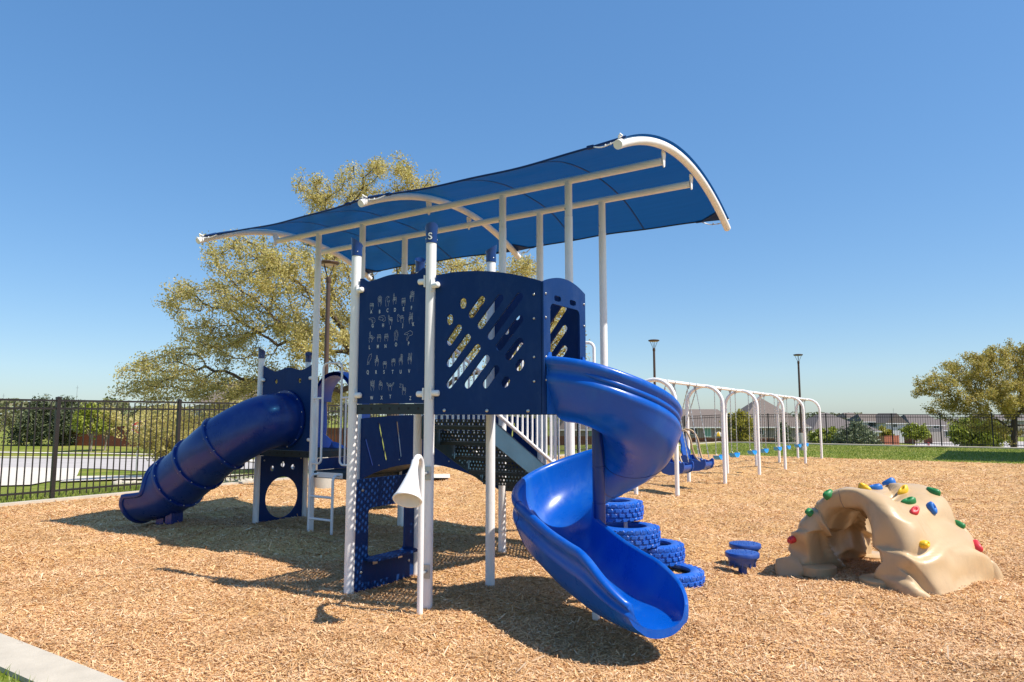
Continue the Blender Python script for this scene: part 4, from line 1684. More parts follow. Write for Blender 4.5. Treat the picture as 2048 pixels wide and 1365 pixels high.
# ---- shade canopy
def canopy():
    cn = node('shade_canopy', PS)
    qm, zt, cc = 2.60, 4.352, 0.1466
    q1, q2, zb = 2.17, 3.03, 4.19
    pl, pm, pr = -4.93, -1.82, 1.34
    zr = lambda q: zt - cc * (q - qm) ** 2
    for q in (q1, q2):
        e0, e1 = (pl + 0.10, pr - 0.06)
        mb = MB()
        mb.tube([(e0, q, zb), (e1, q, zb)], 0.040, 18)
        mb.build('beam', WHITE, cn, smooth=40)
    for p in (pl, pm, pr):
        qs = np.linspace(0.93, 4.27 if p == pr else 4.24, 34)
        mb = MB()
        mb.tube([(p, q, zr(q)) for q in qs], 0.043, 16)
        mb.build('rib', WHITE, cn, smooth=40)
        for q in (q1, q2):
            mb = MB()
            z0, z1 = zb - 0.03, zr(q) - 0.02
            s = -1 if p > 0 else (1 if p < -4 else -1)
            mb.plate([[(q - 0.045, z1 - 0.01), (q - 0.05, z1 - 0.04), (q - 0.03, z1 - 0.10), (q - 0.022, z0 - 0.02), (q, z0 - 0.04), (q + 0.022, z0 - 0.02), (q + 0.03, z1 - 0.10), (q + 0.05, z1 - 0.04), (q + 0.045, z1 - 0.01)]],
                     lambda u, v, w: (p - 0.045 * (1 if p > 0 else (-1 if p < -4 else 1)) + w, u, v), 0.012)
            for dq in (-0.028, 0.028):
                dome(mb, (p - 0.039 * (1 if p > 0 else (-1 if p < -4 else 1)), q + dq, z1 - 0.035), (1 if p > 0 else -1, 0, 0), 0.008, 0.008)
                dome(mb, (p - 0.051 * (1 if p > 0 else (-1 if p < -4 else 1)), q + dq, z1 - 0.035), (-1, 0, 0), 0.008, 0.008)
            mb.build('bracket', WHITE, cn)

    def surf(p, t):
        """t in -1..1 across; free edges pulled in between the ribs"""
        seg = (pl, pm) if p < pm else (pm, pr)
        f = (p - seg[0]) / (seg[1] - seg[0])
        b = 4 * f * (1 - f)
        half0, half1 = 1.60 - 0.10 * b, 1.56 - 0.13 * b
        q = qm + (t * half1 if t > 0 else t * half0)
        z = zr(q) + 0.050 - 0.055 * b - 0.010 * b * math.cos(t * 7)
        z += 0.006 * math.sin(p * 5 + t * 9) * b
        return (p, q, z)
    ps = np.linspace(pl - 0.02, pr + 0.05, 74)
    tsv = np.linspace(-1, 1, 33)
    mb = MB()
    up = [[surf(p, t) for t in tsv] for p in ps]
    mb.grid(up)
    mb.build('fabric', CLOTH, cn, smooth=180)
    # cable hems
    for t in (-1, 1):
        mb = MB()
        mb.tube([surf(p, t) for p in ps], 0.011, 8)
        mb.build('hem', NAVY if t < 0 else DARK, cn, smooth=60)
    for f in (-4.0, -2.95, -0.75, 0.30):
        mb = MB()
        rows = []
        for t in np.linspace(-1, 1, 40):
            a = surf(f - 0.008, t)
            c = surf(f + 0.008, t)
            rows.append([(a[0], a[1], a[2] - 0.004), (c[0], c[1], c[2] - 0.004), (c[0], c[1], c[2] + 0.004), (a[0], a[1], a[2] + 0.004)])
        mb.grid(rows, closed_u=True)
        mb.build('seam', NAVY, cn, smooth=60)
    # corner reinforcements, straps and hooks at the rib ends
    for p in (pl, pm, pr):
        for t, qe in ((-1, 0.95), (1, 4.22)):
            e = surf(p + (0.03 if p < 0 else -0.03), t)
            mb = MB()
            for s in ((1,) if p == pl else (-1,) if p == pr else (-1, 1)):
                a = surf(p + 0.04 * s, t * 0.90)
                b2 = surf(p + 0.30 * s, t * 0.998)
                c2 = surf(p + 0.03 * s, t * 1.0)
                vs = [Vector(a), Vector(b2), Vector(c2)]
                n = Vector((0, 0, 0.012))
                mb.add([v - n for v in vs] + [v + n for v in vs], [(0, 1, 2), (5, 4, 3), (0, 3, 4, 1), (1, 4, 5, 2), (2, 5, 3, 0)])
                mb.obox(Vector(b2) + Vector((0.02 * s, 0, 0)), (0.035, 0, 0), (0, 0.016, 0), (0, 0, 0.014))
            mb.build('corner_patch', NAVY, cn)
            mb = MB()
            hz = zr(qe) + 0.045
            mb.tube([(p, qe + 0.02 * -t, hz - 0.01), (p, qe, hz + 0.03), (p + 0.02, qe + 0.01 * t, hz + 0.045), (p + 0.035, qe, hz + 0.03), (e[0], e[1], e[2])], 0.008, 8)
            s = 1 if p < 0 else -1
            b2 = surf(p + 0.30 * s, t)
            mb.tube(catmull([(p + 0.02 * s, qe - 0.02 * t, hz), (p + 0.18 * s, (qe + b2[1]) / 2, (hz + b2[2]) / 2 - 0.03), b2], 6), 0.006, 6)
            for k in (0.3, 0.5):
                mb.lathe([(0.0005, -0.012), (0.009, -0.006), (0.009, 0.006), (0.0005, 0.012)], 8, (p + 0.3 * s * k, qe + (b2[1] - qe) * k, hz + (b2[2] - hz) * k - 0.02))
            mb.build('cable_hook', WHITE if t < 0 else GALV, cn, smooth=50)


canopy()

# ================================================================== OTHER PLAY THINGS
def tyre(parent, x, y, top, R0=0.335, h=0.20, seed=0, tilt=(0, 0)):
    o = node('tyre', parent, (x, y, top - h))
    o.rotation_euler = (tilt[0], tilt[1], seed)
    prof = [(0.195, 0.03), (0.20, 0.012), (0.225, 0.0), (0.275, 0.004), (0.308, 0.022), (0.322, 0.045), (0.322, h - 0.045), (0.308, h - 0.022), (0.275, h - 0.004), (0.225, h), (0.20, h - 0.012), (0.195, h - 0.03), (0.21, h - 0.05), (0.24, h - 0.07), (0.285, h - 0.07), (0.295, h / 2), (0.285, 0.07), (0.24, 0.07), (0.21, 0.05), (0.195, 0.03)]
    mb = MB()
    n = 56
    vs, fs = [], []
    for (r, z) in prof[:-1]:
        for k in range(n):
            a = 2 * PI * k / n
            vs.append((r * math.cos(a), r * math.sin(a), z))
    m = len(prof) - 1
    for i in range(m):
        j = (i + 1) % m
        for k in range(n):
            k2 = (k + 1) % n
            fs.append((i * n + k, i * n + k2, j * n + k2, j * n + k))
    mb.add(vs, fs)
    mb.build('casing', TYREM, o, smooth=45)
    # tread blocks: rows of knobbly lugs around the outside
    mb = MB()
    N = 26
    for row, (zc, hh, ww) in enumerate(((h * 0.14, h * 0.085, 0.030), (h * 0.38, h * 0.10, 0.031), (h * 0.62, h * 0.10, 0.031), (h * 0.86, h * 0.085, 0.030))):
        for k in range(N):
            a0 = 2 * PI * (k + 0.5 * (row % 2)) / N
            out = []
            for (du, dv) in ((-1, -0.45), (-0.55, -1), (-0.1, -0.75), (0.5, -1), (1, -0.4), (0.8, 0.1), (1, 0.5), (0.5, 1), (0.1, 0.75), (-0.5, 1), (-1, 0.45), (-0.8, -0.05)):
                out.append((du * ww, zc + dv * hh))
            ro = []
            for rad in (0.312, 0.334, 0.337):
                sc = 1.0 if rad < 0.336 else 0.86
                ed = 1 if row in (1, 2) else 0.975
                ro.append([((rad * ed) * math.cos(a0 + u * sc / R0), (rad * ed) * math.sin(a0 + u * sc / R0), zc + (z - zc) * sc) for u, z in out])
            b = len(mb.v)
            L = len(out)
            mb.grid(ro, closed_u=True)
            mb.f.append(tuple(b + 2 * L + q for q in range(L)))
    # shoulder lugs on the upper rim
    for k in range(N):
        a0 = 2 * PI * (k + 0.25) / N
        for (z0, s) in ((h, 1), (0, -1)):
            q = [((rr * math.cos(a0 + da)), rr * math.sin(a0 + da), z0 - s * dz) for rr, da, dz in ((0.285, -0.06, 0.004), (0.285, 0.06, 0.004), (0.328, 0.075, 0.028), (0.328, -0.075, 0.028))]
            q2 = [(v[0], v[1], v[2] - s * 0.02) for v in q]
            mb.add(q + q2, [(0, 3, 2, 1) if s > 0 else (0, 1, 2, 3), (0, 1, 5, 4), (1, 2, 6, 5), (2, 3, 7, 6), (3, 0, 4, 7)])
    mb.build('tread', TYREM, o, smooth=30, kind='stuff')
    return o


tc_ = thing('tyre_climber', (1.35, 7.35, 0), 0, 'stepped climber of four stacked blue painted tyres beside the spiral slide', 'tyre climber')
tyre(tc_, 1.535 - 1.35, 7.02 - 7.35, 0.085, seed=0.3, tilt=(0.05, 0.02))
tyre(tc_, 1.445 - 1.35, 7.40 - 7.35, 0.262, seed=1.3)
tyre(tc_, 1.17 - 1.35, 7.26 - 7.35, 0.458, seed=2.1)
tyre(tc_, 1.06 - 1.35, 7.56 - 7.35, 0.672, seed=0.9)
mb = MB()
mb.tube(pipe([(-0.30, -0.10, 0.30), (-0.30, -0.10, -0.10), (-0.04, -0.22, -0.10), (-0.04, -0.22, 0.30)], 0.06), 0.021, 12)
mb.build('support_bracket', WHITE, tc_, smooth=50)
mb = MB()
mb.tube(pipe([(-0.42, 0.20, 0.52), (-0.42, 0.20, -0.10), (-0.16, 0.10, -0.10), (-0.16, 0.10, 0.52)], 0.06), 0.021, 12)
mb.build('support_bracket', WHITE, tc_, smooth=50)
mb = MB()
mb.tube([(0.15, 0.15, -0.1), (0.15, 0.15, 0.12)], 0.03, 12)
mb.build('support_bracket', WHITE, tc_, smooth=50)

for (x, y, lab) in ((2.38, 7.40, 'round blue stepping pod standing beside the tyre climber'), (2.575, 7.90, 'round blue stepping pod half hidden behind another pod')):
    gz = -0.065
    pd = thing('stepping_pod', (x, y, gz), 0, lab, 'stepping pod', 'blue stepping pods')
    mb = MB()
    mb.lathe([(0.043, -0.15), (0.043, 0.075), (0.06, 0.08), (0.10, 0.088), (0.125, 0.11), (0.145, 0.15), (0.152, 0.176)], 40)
    for k in range(10):
        a = 2 * PI * k / 10
        mb.obox((0.122 * math.cos(a), 0.122 * math.sin(a), 0.125), (0.014 * math.cos(a), 0.014 * math.sin(a), 0), (-0.004 * math.sin(a), 0.004 * math.cos(a), 0), (0, 0, 0.04))
    mb.build('bowl', PODM, pd, smooth=40)
    mb = MB()
    mb.lathe([(0.150, 0.172), (0.166, 0.176), (0.171, 0.184), (0.171, 0.212), (0.166, 0.222), (0.150, 0.226), (0.0005, 0.230)], 48)
    for k in range(5):
        for j in range(5 + k):
            a = 2 * PI * (j + 0.37 * k) / (5 + k)
            r = 0.02 + 0.026 * k
            mb.lathe([(0.006, 0.224), (0.006, 0.2295), (0.0005, 0.2300)], 8, (r * math.cos(a), r * math.sin(a), 0.001))
    mb.build('step_top', PODM, pd, smooth=35)


# ---- climbing rock arch
def rock():
    o = (3.78, 7.30)
    RZ = -0.927
    rt = thing('climbing_rock', (o[0], o[1], 0), RZ, 'tan moulded climbing rock arch with coloured hand holds', 'climbing rock')
    rows = []
    NA, NB = 150, 110
    for i in range(NA + 1):
        a = PI * i / NA
        ca, sa = math.cos(a), math.sin(a)
        low = (1 - sa) ** 2
        right = max(0.0, ca)
        left = max(0.0, -ca)
        row = []
        for j in range(NB):
            b = 2 * PI * j / NB
            cb, sb = math.cos(b), math.sin(b)
            v = math.copysign(abs(cb) ** 0.5, cb)
            w = math.copysign(abs(sb) ** 0.6, sb)
            vb = (v + 1) / 2
            th = 0.105 + 0.125 * right ** 1.5 + 0.05 * left ** 1.5
            rm = 0.56 + 0.08 * vb * right + 0.03 * left
            mp = -0.06 + rm * ca * (1 + 0.05 * low)
            mz = -0.10 + (0.815 + 0.075 * sstep(0.35, 0.95, vb) - 0.03 * math.sin(vb * PI)) * max(0.0, sa) ** (0.72 + 0.16 * right * vb)
            nx, nz = ca * 0.9, sa
            L = math.hypot(nx, nz)
            nx, nz = nx / L, nz / L
            th2 = th * (1 + (1.15 * low * (1.0 if w > 0 else -0.2)))
            half = 0.58 + 0.16 * low + 0.05 * right
            p = mp + nx * th2 * w
            z = mz + nz * th2 * w
            q = v * half
            pos = Vector((p, q, z))
            wob = noise.noise(pos * 1.5 + Vector((2, 5, 3)))
            d = noise.noise(pos * 1.9 + Vector((4, 1, 7))) * 0.115
            # stepped ledges: sharp upper edge, soft underside
            ph = (z * 3.3 + 0.9 * wob + q * 0.35) % 1.0
            saw = (ph if ph < 0.8 else (1 - ph) * 4) - 0.45
            d += 0.095 * saw * (0.25 + 0.75 * sstep(0.62, 0.25, z) if False else 0.075 * 0 + 0.3 + 0.7 * (1 - sstep(0.2, 0.7, z)))
            # creases
            rg = 1 - abs(noise.noise(Vector((p * 1.5 + z * 0.8, q * 1.7, z * 0.9)) + Vector((7, 3, 2)))) * 2.2
            d -= 0.11 * max(0.0, rg - 0.70) / 0.30
            d += noise.noise(pos * 4.4) * 0.034
            if w > 0:
                p += nx * d
                z += nz * d * 0.7
            else:
                p += nx * d * 1.1 - 0.01
                z += nz * d * 0.8
            q += noise.noise(pos * 2.7 + Vector((9, 2, 1))) * 0.15 * abs(v) ** 4 + 0.05 * saw * v ** 5 * (1 - sstep(0.3, 0.8, z))
            row.append((p * 0.83, q * 0.92, z))
        rows.append(row)
    mb = MB()
    mb.grid(rows, closed_u=True)
    sh = mb.build('shell', ROCKM, rt, smooth=180)
    # seam lines of the two mouldings
    for ia in (int(NA * 0.56),):
        pts = [Vector(rows[ia][j]) for j in range(NB)]
        ctr = sum(pts, Vector()) / NB
        MB().tube([p + (p - ctr).normalized() * 0.001 for p in pts], 0.003, 5, closed=True).build('seam', SEATG, rt)
    # foot flanges
    for (p, q) in ((-0.40, 0.56), (-0.44, -0.46), (0.22, -0.54), (0.24, 0.46)):
        mb = MB()
        rr = []
        for (r, z) in ((0.25, -0.06), (0.25, 0.025), (0.22, 0.04), (0.001, 0.045)):
            rr.append([(p + r * math.cos(2 * PI * k / 20) * 0.7, q + r * math.sin(2 * PI * k / 20) * 0.75, z) for k in range(20)])
        mb.grid(rr, closed_u=True)
        mb.build('foot_flange', ROCKM, rt, smooth=50)
    # hand holds, placed where the photo shows them on the shell
    bvh = BVHTree.FromPolygons([Vector(v) for r in rows for v in r], [tuple(f) for f in mb_faces(rows)])
    M = Matrix.Translation((o[0], o[1], 0)) @ Matrix.Rotation(RZ, 4, 'Z')
    Mi = M.inverted()
    org = Mi @ Vector((0, 0, CAM_H))
    holds = [(1775, 962, HB, 0.5, 'blue'), (1750, 978, HB, -0.4, 'blue'), (1806, 983, HY, -0.6, 'yellow'), (1729, 978, HY, 0.2, 'yellow'), (1657, 990, HG, 0.6, 'green'), (1619, 1026, HG, 0.3, 'green'), (1584, 1080, HR, 0.5, 'red'), (1866, 985, HG, -0.9, 'green'),
             (1817, 1005, HG, -0.8, 'green'), (1828, 1024, HR, -0.9, 'red'), (1863, 1018, HB, -0.7, 'blue'), (1919, 1046, HG, 1.3, 'green'), (1848, 1089, HY, -1.3, 'yellow'), (1955, 1088, HR, -1.0, 'red')]
    for k, (px, py, m_, rot, cn) in enumerate(holds):
        loc = None
        for dy, dx in ((0, 0), (5, 3), (9, 8), (13, 14), (18, 20), (22, -12), (26, 25), (34, 30)):
            d = (Mi.to_3x3() @ pix_dir(px + (dx if px < 1850 else -dx), py + dy)).normalized()
            loc, nr, _, _ = bvh.ray_cast(org, d)
            if loc is not None:
                break
        if loc is None:
            continue
        if nr.dot(d) > 0:
            nr = -nr
        mb = MB()
        rr = []
        q = Vector((0, 0, 1)).rotation_difference(nr)
        ang = q.to_matrix() @ Matrix.Rotation(rot + k, 3, 'Z')
        for (s, z) in ((1.0, -0.012), (1.02, 0.012), (0.88, 0.034), (0.55, 0.046), (0.30, 0.043), (0.22, 0.036), (0.01, 0.034)):
            ring = []
            for t in range(20):
                a = 2 * PI * t / 20
                bx = 0.066 * math.cos(a) * (1 + 0.12 * math.sin(a * 2 + k))
                by = 0.037 * math.sin(a) * (1 + 0.15 * math.cos(a + k))
                ring.append(loc + ang @ Vector((bx * s, by * s, z + (0.012 * math.cos(a) if 0.1 < s < 1.0 else 0))))
            rr.append(ring)
        mb.grid(rr, closed_u=True)
        h = mb.build('hand_hold', m_, rt, smooth=60)
        h['label'] = cn + ' moulded hand hold'


def mb_faces(rows):
    n = len(rows[0])
    for i in range(len(rows) - 1):
        for k in range(n):
            k2 = (k + 1) % n
            yield (i * n + k, i * n + k2, (i + 1) * n + k2, (i + 1) * n + k)


rock()


# ---- swing set
SW_P, SW_Q0, SW_D = -1.535, 8.9, 3.2
SWZ = 2.32


def swing_set():
    o = W(SW_P, SW_Q0)
    rt = thing('swing_set', (o[0], o[1], 0), -TH, 'long white tube swing frame of six arches carrying ten swings', 'swing frame')
    zg = lambda k: terrain(*W(SW_P, SW_Q0 + SW_D * k))
    for k in range(6):
        q = SW_D * k
        z = zg(k)
        hw = 0.435
        pts = [(-hw, q, z - 0.2), (-hw, q, z + SWZ - 0.47)]
        for i in range(1, 16):
            a = PI * i / 16
            pts.append((-hw * math.cos(a), q, z + SWZ - 0.46 + 0.44 * math.sin(a)))
        pts += [(hw, q, z + SWZ - 0.47), (hw, q, z - 0.2)]
        MB().tube(pts, 0.044, 14).build('arch_frame', WHITE, rt, smooth=50)
    for k in range(5):
        a = Vector((0, SW_D * k, zg(k) + SWZ - 0.02))
        b = Vector((0, SW_D * (k + 1), zg(k + 1) + SWZ - 0.02))
        be = MB().tube([a, b], 0.037, 14).build('top_beam', WHITE, rt, smooth=50)
        offs = (0.9, 2.3) if k == 0 else (1.05, 2.42)
        for f in offs:
            for s in (-0.235, 0.235):
                t = (f + s) / SW_D
                c = a.lerp(b, t)
                mb = MB()
                mb.tube([c + Vector((0, -0.022, 0)), c + Vector((0, 0.022, 0))], 0.043, 14)
                mb.plate([[(-0.04, -0.03), (0.04, -0.03), (0.012, -0.115), (-0.012, -0.115)][::-1]], lambda u, v, w: (c.x + u, c.y + w, c.z + v), 0.018)
                mb.build('hanger', GALV, be, smooth=50)


swing_set()


def chain(mb, a, b, link=0.045):
    a, b = Vector(a), Vector(b)
    d = b - a
    n = max(2, int(d.length / link))
    d.normalize()
    s = d.orthogonal().normalized()
    t = d.cross(s)
    L = (b - a).length / n
    for i in range(n):
        c = a + d * (L * (i + 0.5))
        if i % 2:
            mb.obox(c, d * (L * 0.62), s * 0.011, t * 0.004)
        else:
            mb.obox(c, d * (L * 0.62), s * 0.004, t * 0.011)


def belt_swing(k, f, first=None, label=''):
    p, q = SW_P, SW_Q0 + SW_D * k + f
    x, y = W(p, q)
    gz = terrain(x, y)
    if first is not None:
        c = copy_tree(first)
        c.location = (x, y, gz)
        c['label'] = label
        return c
    rt = thing('belt_swing', (x, y, gz), -TH, label, 'swing', 'belt swings on the swing frame')
    top = SWZ - 0.135
    for s in (-1, 1):
        mb = MB()
        chain(mb, (0, s * 0.235, top), (0, s * 0.26, 0.66))
        mb.build('chain', GALV, rt)
        mb = MB()
        mb.tube([(-0.055, s * 0.262, 0.60), (0, s * 0.258, 0.67), (0.055, s * 0.262, 0.60)], 0.006, 6, closed=True)
        mb.build('shackle', GALV, rt)
    rows, rows2 = [], []
    for t in np.linspace(-1, 1, 17):
        yy = 0.27 * t
        z = 0.50 + 0.105 * abs(t) ** 2.4
        wd = 0.085 * (1 - 0.15 * abs(t) ** 4)
        rows.append([(-wd, yy, z - 0.006), (wd, yy, z - 0.006), (wd, yy, z + 0.006), (-wd, yy, z + 0.006)])
    mb = MB()
    mb.grid(rows, closed_u=True, flip=True)
    mb.f += [(0, 1, 2, 3), (64 + 3, 64 + 2, 64 + 1, 64)]
    mb.build('seat', SEATB, rt, smooth=40)
    return rt


ORD = ['first', 'second', 'third', 'fourth', 'fifth', 'sixth', 'seventh', 'eighth']
first = None
n = 0
for k in range(1, 5):
    for f in (1.05, 2.42):
        lab = 'light blue belt swing, ' + ORD[n] + ' one along from the bucket swings'
        s_ = belt_swing(k, f, first, lab)
        first = first or s_
        n += 1


def bucket_swing(f, label, first=None):
    x, y = W(SW_P, SW_Q0 + f)
    gz = terrain(x, y)
    if first is not None:
        c = copy_tree(first)
        c.location = (x, y, gz)
        c['label'] = label
        return c
    rt = thing('bucket_swing', (x, y, gz), -TH - 0.10, label, 'swing', 'blue bucket swings with tan harness')
    top = SWZ - 0.135
    # high back with scalloped side wings
    def back(s0):
        out = []
        for t in np.linspace(0, 1, 40):
            z = 0.46 + 0.76 * t
            hw = 0.205 - 0.10 * sstep(0.25, 1.0, t) + 0.022 * math.sin(t * 19) * (1 - sstep(0.75, 1, t))
            if t > 0.93:
                hw *= math.sqrt(max(0.05, 1 - ((t - 0.93) / 0.075) ** 2))
            out.append((s0 * hw, z))
        return out
    ol = back(1) + back(-1)[::-1]
    mb = MB()
    mb.plate([ol], lambda u, v, w: (-0.15 - 0.19 * (v - 0.46) + w + 0.75 * u * u * (1.3 - v), u, v), 0.035)
    mb.build('backrest', ADSEAT, rt, smooth=45)
    mb = MB()
    prof = [(-0.19, 0.66), (-0.17, 0.50), (-0.10, 0.40), (0.05, 0.365), (0.22, 0.375), (0.33, 0.42), (0.37, 0.50), (0.36, 0.555), (0.33, 0.545), (0.30, 0.48), (0.20, 0.435), (0.05, 0.425), (-0.07, 0.46), (-0.12, 0.55), (-0.145, 0.66)]
    mb.plate([prof], lambda u, v, w: (u, w, v), 0.42)
    mb.build('seat_pan', ADSEAT, rt, smooth=45)
    for s in (-1, 1):
        mb = MB()
        mb.plate([[(-0.20, 0.68), (-0.18, 0.48), (-0.10, 0.38), (0.06, 0.345), (0.23, 0.36), (0.35, 0.41), (0.39, 0.50), (0.385, 0.60), (0.35, 0.63), (0.31, 0.60), (0.27, 0.57), (0.14, 0.60), (0.0, 0.62), (-0.10, 0.70)]], lambda u, v, w: (u, s * 0.222 + w, v), 0.03)
        mb.build('side_wall', ADSEAT, rt, smooth=45)
    mb = MB()
    mb.tube(catmull([(0.08, 0, 0.42), (0.12, 0, 0.52), (0.18, 0, 0.60), (0.22, 0, 0.52), (0.27, 0, 0.46)], 4), 0.03, 10)
    mb.build('pommel', ADSEAT, rt, smooth=60)
    for s in (-1, 1):
        mb = MB()
        mb.tube(catmull([(-0.34, s * 0.10, 1.20), (-0.24, s * 0.13, 1.27), (-0.08, s * 0.17, 1.22), (0.02, s * 0.19, 1.05), (0.06, s * 0.19, 0.85), (0.12, s * 0.16, 0.66), (0.24, s * 0.08, 0.50)], 6), 0.024, 10)
        mb.build('harness_bar', TANBAR, rt, smooth=60)
        mb = MB()
        chain(mb, (0, s * 0.235, top), (-0.30, s * 0.17, 1.22))
        mb.build('chain', GALV, rt)
        mb = MB()
        chain(mb, (0, s * 0.235, top), (0.26, s * 0.26, 0.60))
        mb.build('chain', GALV, rt)
    mb = MB()
    mb.tube([(-0.34, -0.11, 1.20), (-0.34, 0.11, 1.20)], 0.024, 10)
    mb.build('harness_crossbar', TANBAR, rt, smooth=60)
    return rt


b_ = bucket_swing(2.3, 'blue bucket swing with tan harness hanging next to the belt swings')
bucket_swing(0.9, 'blue bucket swing with tan harness, partly behind an arch leg and the spiral slide', b_)


# ================================================================== FENCES
def fence(name, line, m, label, spacing=2.4, npk=20, picks=300, posts=None, h=1.85):
    """line: list of (p, q) corner points; picket fence panels between posts"""
    rt = thing(name, (*W(*line[0]), 0), 0, label, 'fence')
    rt.location.z = terrain(*W(*line[0]))
    ox, oy, oz = rt.location
    pts = []
    if posts is None:
        for (a, b) in zip(line[:-1], line[1:]):
            L = math.hypot(b[0] - a[0], b[1] - a[1])
            n = max(1, round(L / spacing))
            for i in range(n):
                pts.append((a[0] + (b[0] - a[0]) * i / n, a[1] + (b[1] - a[1]) * i / n))
        pts.append(line[-1])
    else:
        pts = posts
    wp_ = [(*W(*p), terrain(*W(*p))) for p in pts]
    pm = MB().box(-0.009, 0.009, -0.009, 0.009, 0, h - 0.12)
    pk = None
    rest = []
    cand = []
    pmesh = MB()
    pmesh.box(-0.034, 0.034, -0.034, 0.034, -0.25, h + 0.03)
    pmesh.box(-0.039, 0.039, -0.039, 0.039, h + 0.03, h + 0.048)
    pmesh.add([(-0.036, -0.036, h + 0.048), (0.036, -0.036, h + 0.048), (0.036, 0.036, h + 0.048), (-0.036, 0.036, h + 0.048), (0, 0, h + 0.062)], [(0, 1, 4), (1, 2, 4), (2, 3, 4), (3, 0, 4)])
    po = None
    for i, (x, y, z) in enumerate(wp_):
        j = min(i, len(wp_) - 2)
        an = math.atan2(wp_[j + 1][1] - wp_[j][1], wp_[j + 1][0] - wp_[j][0])
        if po is None:
            po = pmesh.build('post', m, rt)
            o = po
        else:
            o = dup(po, rt)
        o.location = (x - ox, y - oy, z - oz)
        o.rotation_euler = (0, 0, an)
    for a, b in zip(wp_[:-1], wp_[1:]):
        A, B = Vector(a), Vector(b)
        d = (B - A)
        L = d.length
        for zz in (h - 0.015, h - 0.165, 0.17):
            mb = MB()
            u = d.normalized() * 0.03
            mb.bar(A + u + Vector((-ox, -oy, zz - oz)), B - u + Vector((-ox, -oy, zz - oz)), 0.030, 0.036)
            mb.build('rail', m, rt)
        n = max(4, round(npk * L / 2.4))
        for k in range(1, n):
            c = A.lerp(B, k / n)
            an = math.atan2(d.y, d.x)
            cand.append((c.length, c, an))
    cand.sort(key=lambda t: t[0])
    for i, (_, c, an) in enumerate(cand):
        loc = (c.x - ox, c.y - oy, c.z - oz + 0.075)
        if i < picks:
            if pk is None:
                pk = pm.build('picket', m, rt)
                o = pk
            else:
                o = dup(pk, rt)
            o.location = loc
            o.rotation_euler = (0, 0, an)
        else:
            rest.append((loc, an))
    if rest:
        mb = MB()
        for (l, an) in rest:
            ca, sa = math.cos(an) * 0.009, math.sin(an) * 0.009
            mb.obox((l[0], l[1], l[2] + (h - 0.12) / 2), (ca, sa, 0), (-sa, ca, 0), (0, 0, (h - 0.12) / 2))
        mb.build('pickets', m, rt, kind='stuff')


def p_on_q(px, q):
    r = (px - 1024.0) / F_PX
    return (r * (BW[1] + q * CP) - BW[0] - q * SP) / (CP + r * SP)


QF = 42.6
fence('iron_fence', [(-10.46, -5.44), (-10.46, 18.56), (-12.75, QF)], IRON, 'dark bronze metal picket fence along the kerb behind the tube slide')
posts_r = [(p_on_q(px, QF), QF) for px in (1376, 1455, 1533, 1606, 1648, 1688, 1778.5, 1875, 1977.6)]
st_ = posts_r[-1][0] - posts_r[-2][0]
posts_r += [(posts_r[-1][0] + 2.45 * i, QF) for i in range(1, 7)]
fence('iron_fence', [posts_r[0]], IRONB, 'black metal picket fence at the far side of the lawn behind the swings', posts=posts_r)


# ================================================================== LAMPS
def lamp(x, y, H_, label):
    gz = terrain(x, y)
    rt = thing('area_lamp', (x, y, gz), 0.3, label, 'lamp post', 'area lamps around the playground')
    MB().lathe([(0.225, -0.3), (0.225, 0.85), (0.215, 0.865), (0.0005, 0.866)], 28).build('concrete_pier', CONCG, rt, smooth=40)
    MB().box(-0.14, 0.14, -0.14, 0.14, 0.866, 0.94).box(-0.11, 0.11, -0.11, 0.11, 0.94, 1.06).build('base_cover', BRONZE, rt)
    MB().tube([(0, 0, 1.06), (0, 0, H_ - 0.42)], [0.055, 0.046], 16).build('pole', BRONZE, rt, smooth=40)
    MB().lathe([(0.052, H_ - 0.47), (0.056, H_ - 0.46), (0.056, H_ - 0.36), (0.03, H_ - 0.34), (0.0005, H_ - 0.335)], 16).build('collar', BRONZE, rt, smooth=40)
    for k in range(4):
        a = PI / 4 + PI / 2 * k
        MB().tube([(0.03 * math.cos(a), 0.03 * math.sin(a), H_ - 0.36), (0.15 * math.cos(a), 0.15 * math.sin(a), H_ - 0.075)], 0.009, 8).build('strut', BRONZE, rt, smooth=60)
    MB().lathe([(0.17, H_ - 0.075), (0.215, H_ - 0.055), (0.228, H_ - 0.03), (0.224, H_ - 0.012), (0.16, H_ + 0.004), (0.0005, H_ + 0.012)], 36).build('head', BRONZE, rt, smooth=30)
    MB().lathe([(0.0005, H_ - 0.078), (0.165, H_ - 0.078), (0.165, H_ - 0.070), (0.0005, H_ - 0.07)], 28).build('lens', LENS, rt, smooth=30)


lamp(-4.06, 15.2, 4.95, 'bronze lamp post rising behind the rung ladder against the big oak')
lamp(5.83, 28.5, 4.75, 'bronze lamp post behind the near end of the swing frame')
lamp(14.25, 34.6, 4.75, 'bronze lamp post on a concrete pier behind the far swings')

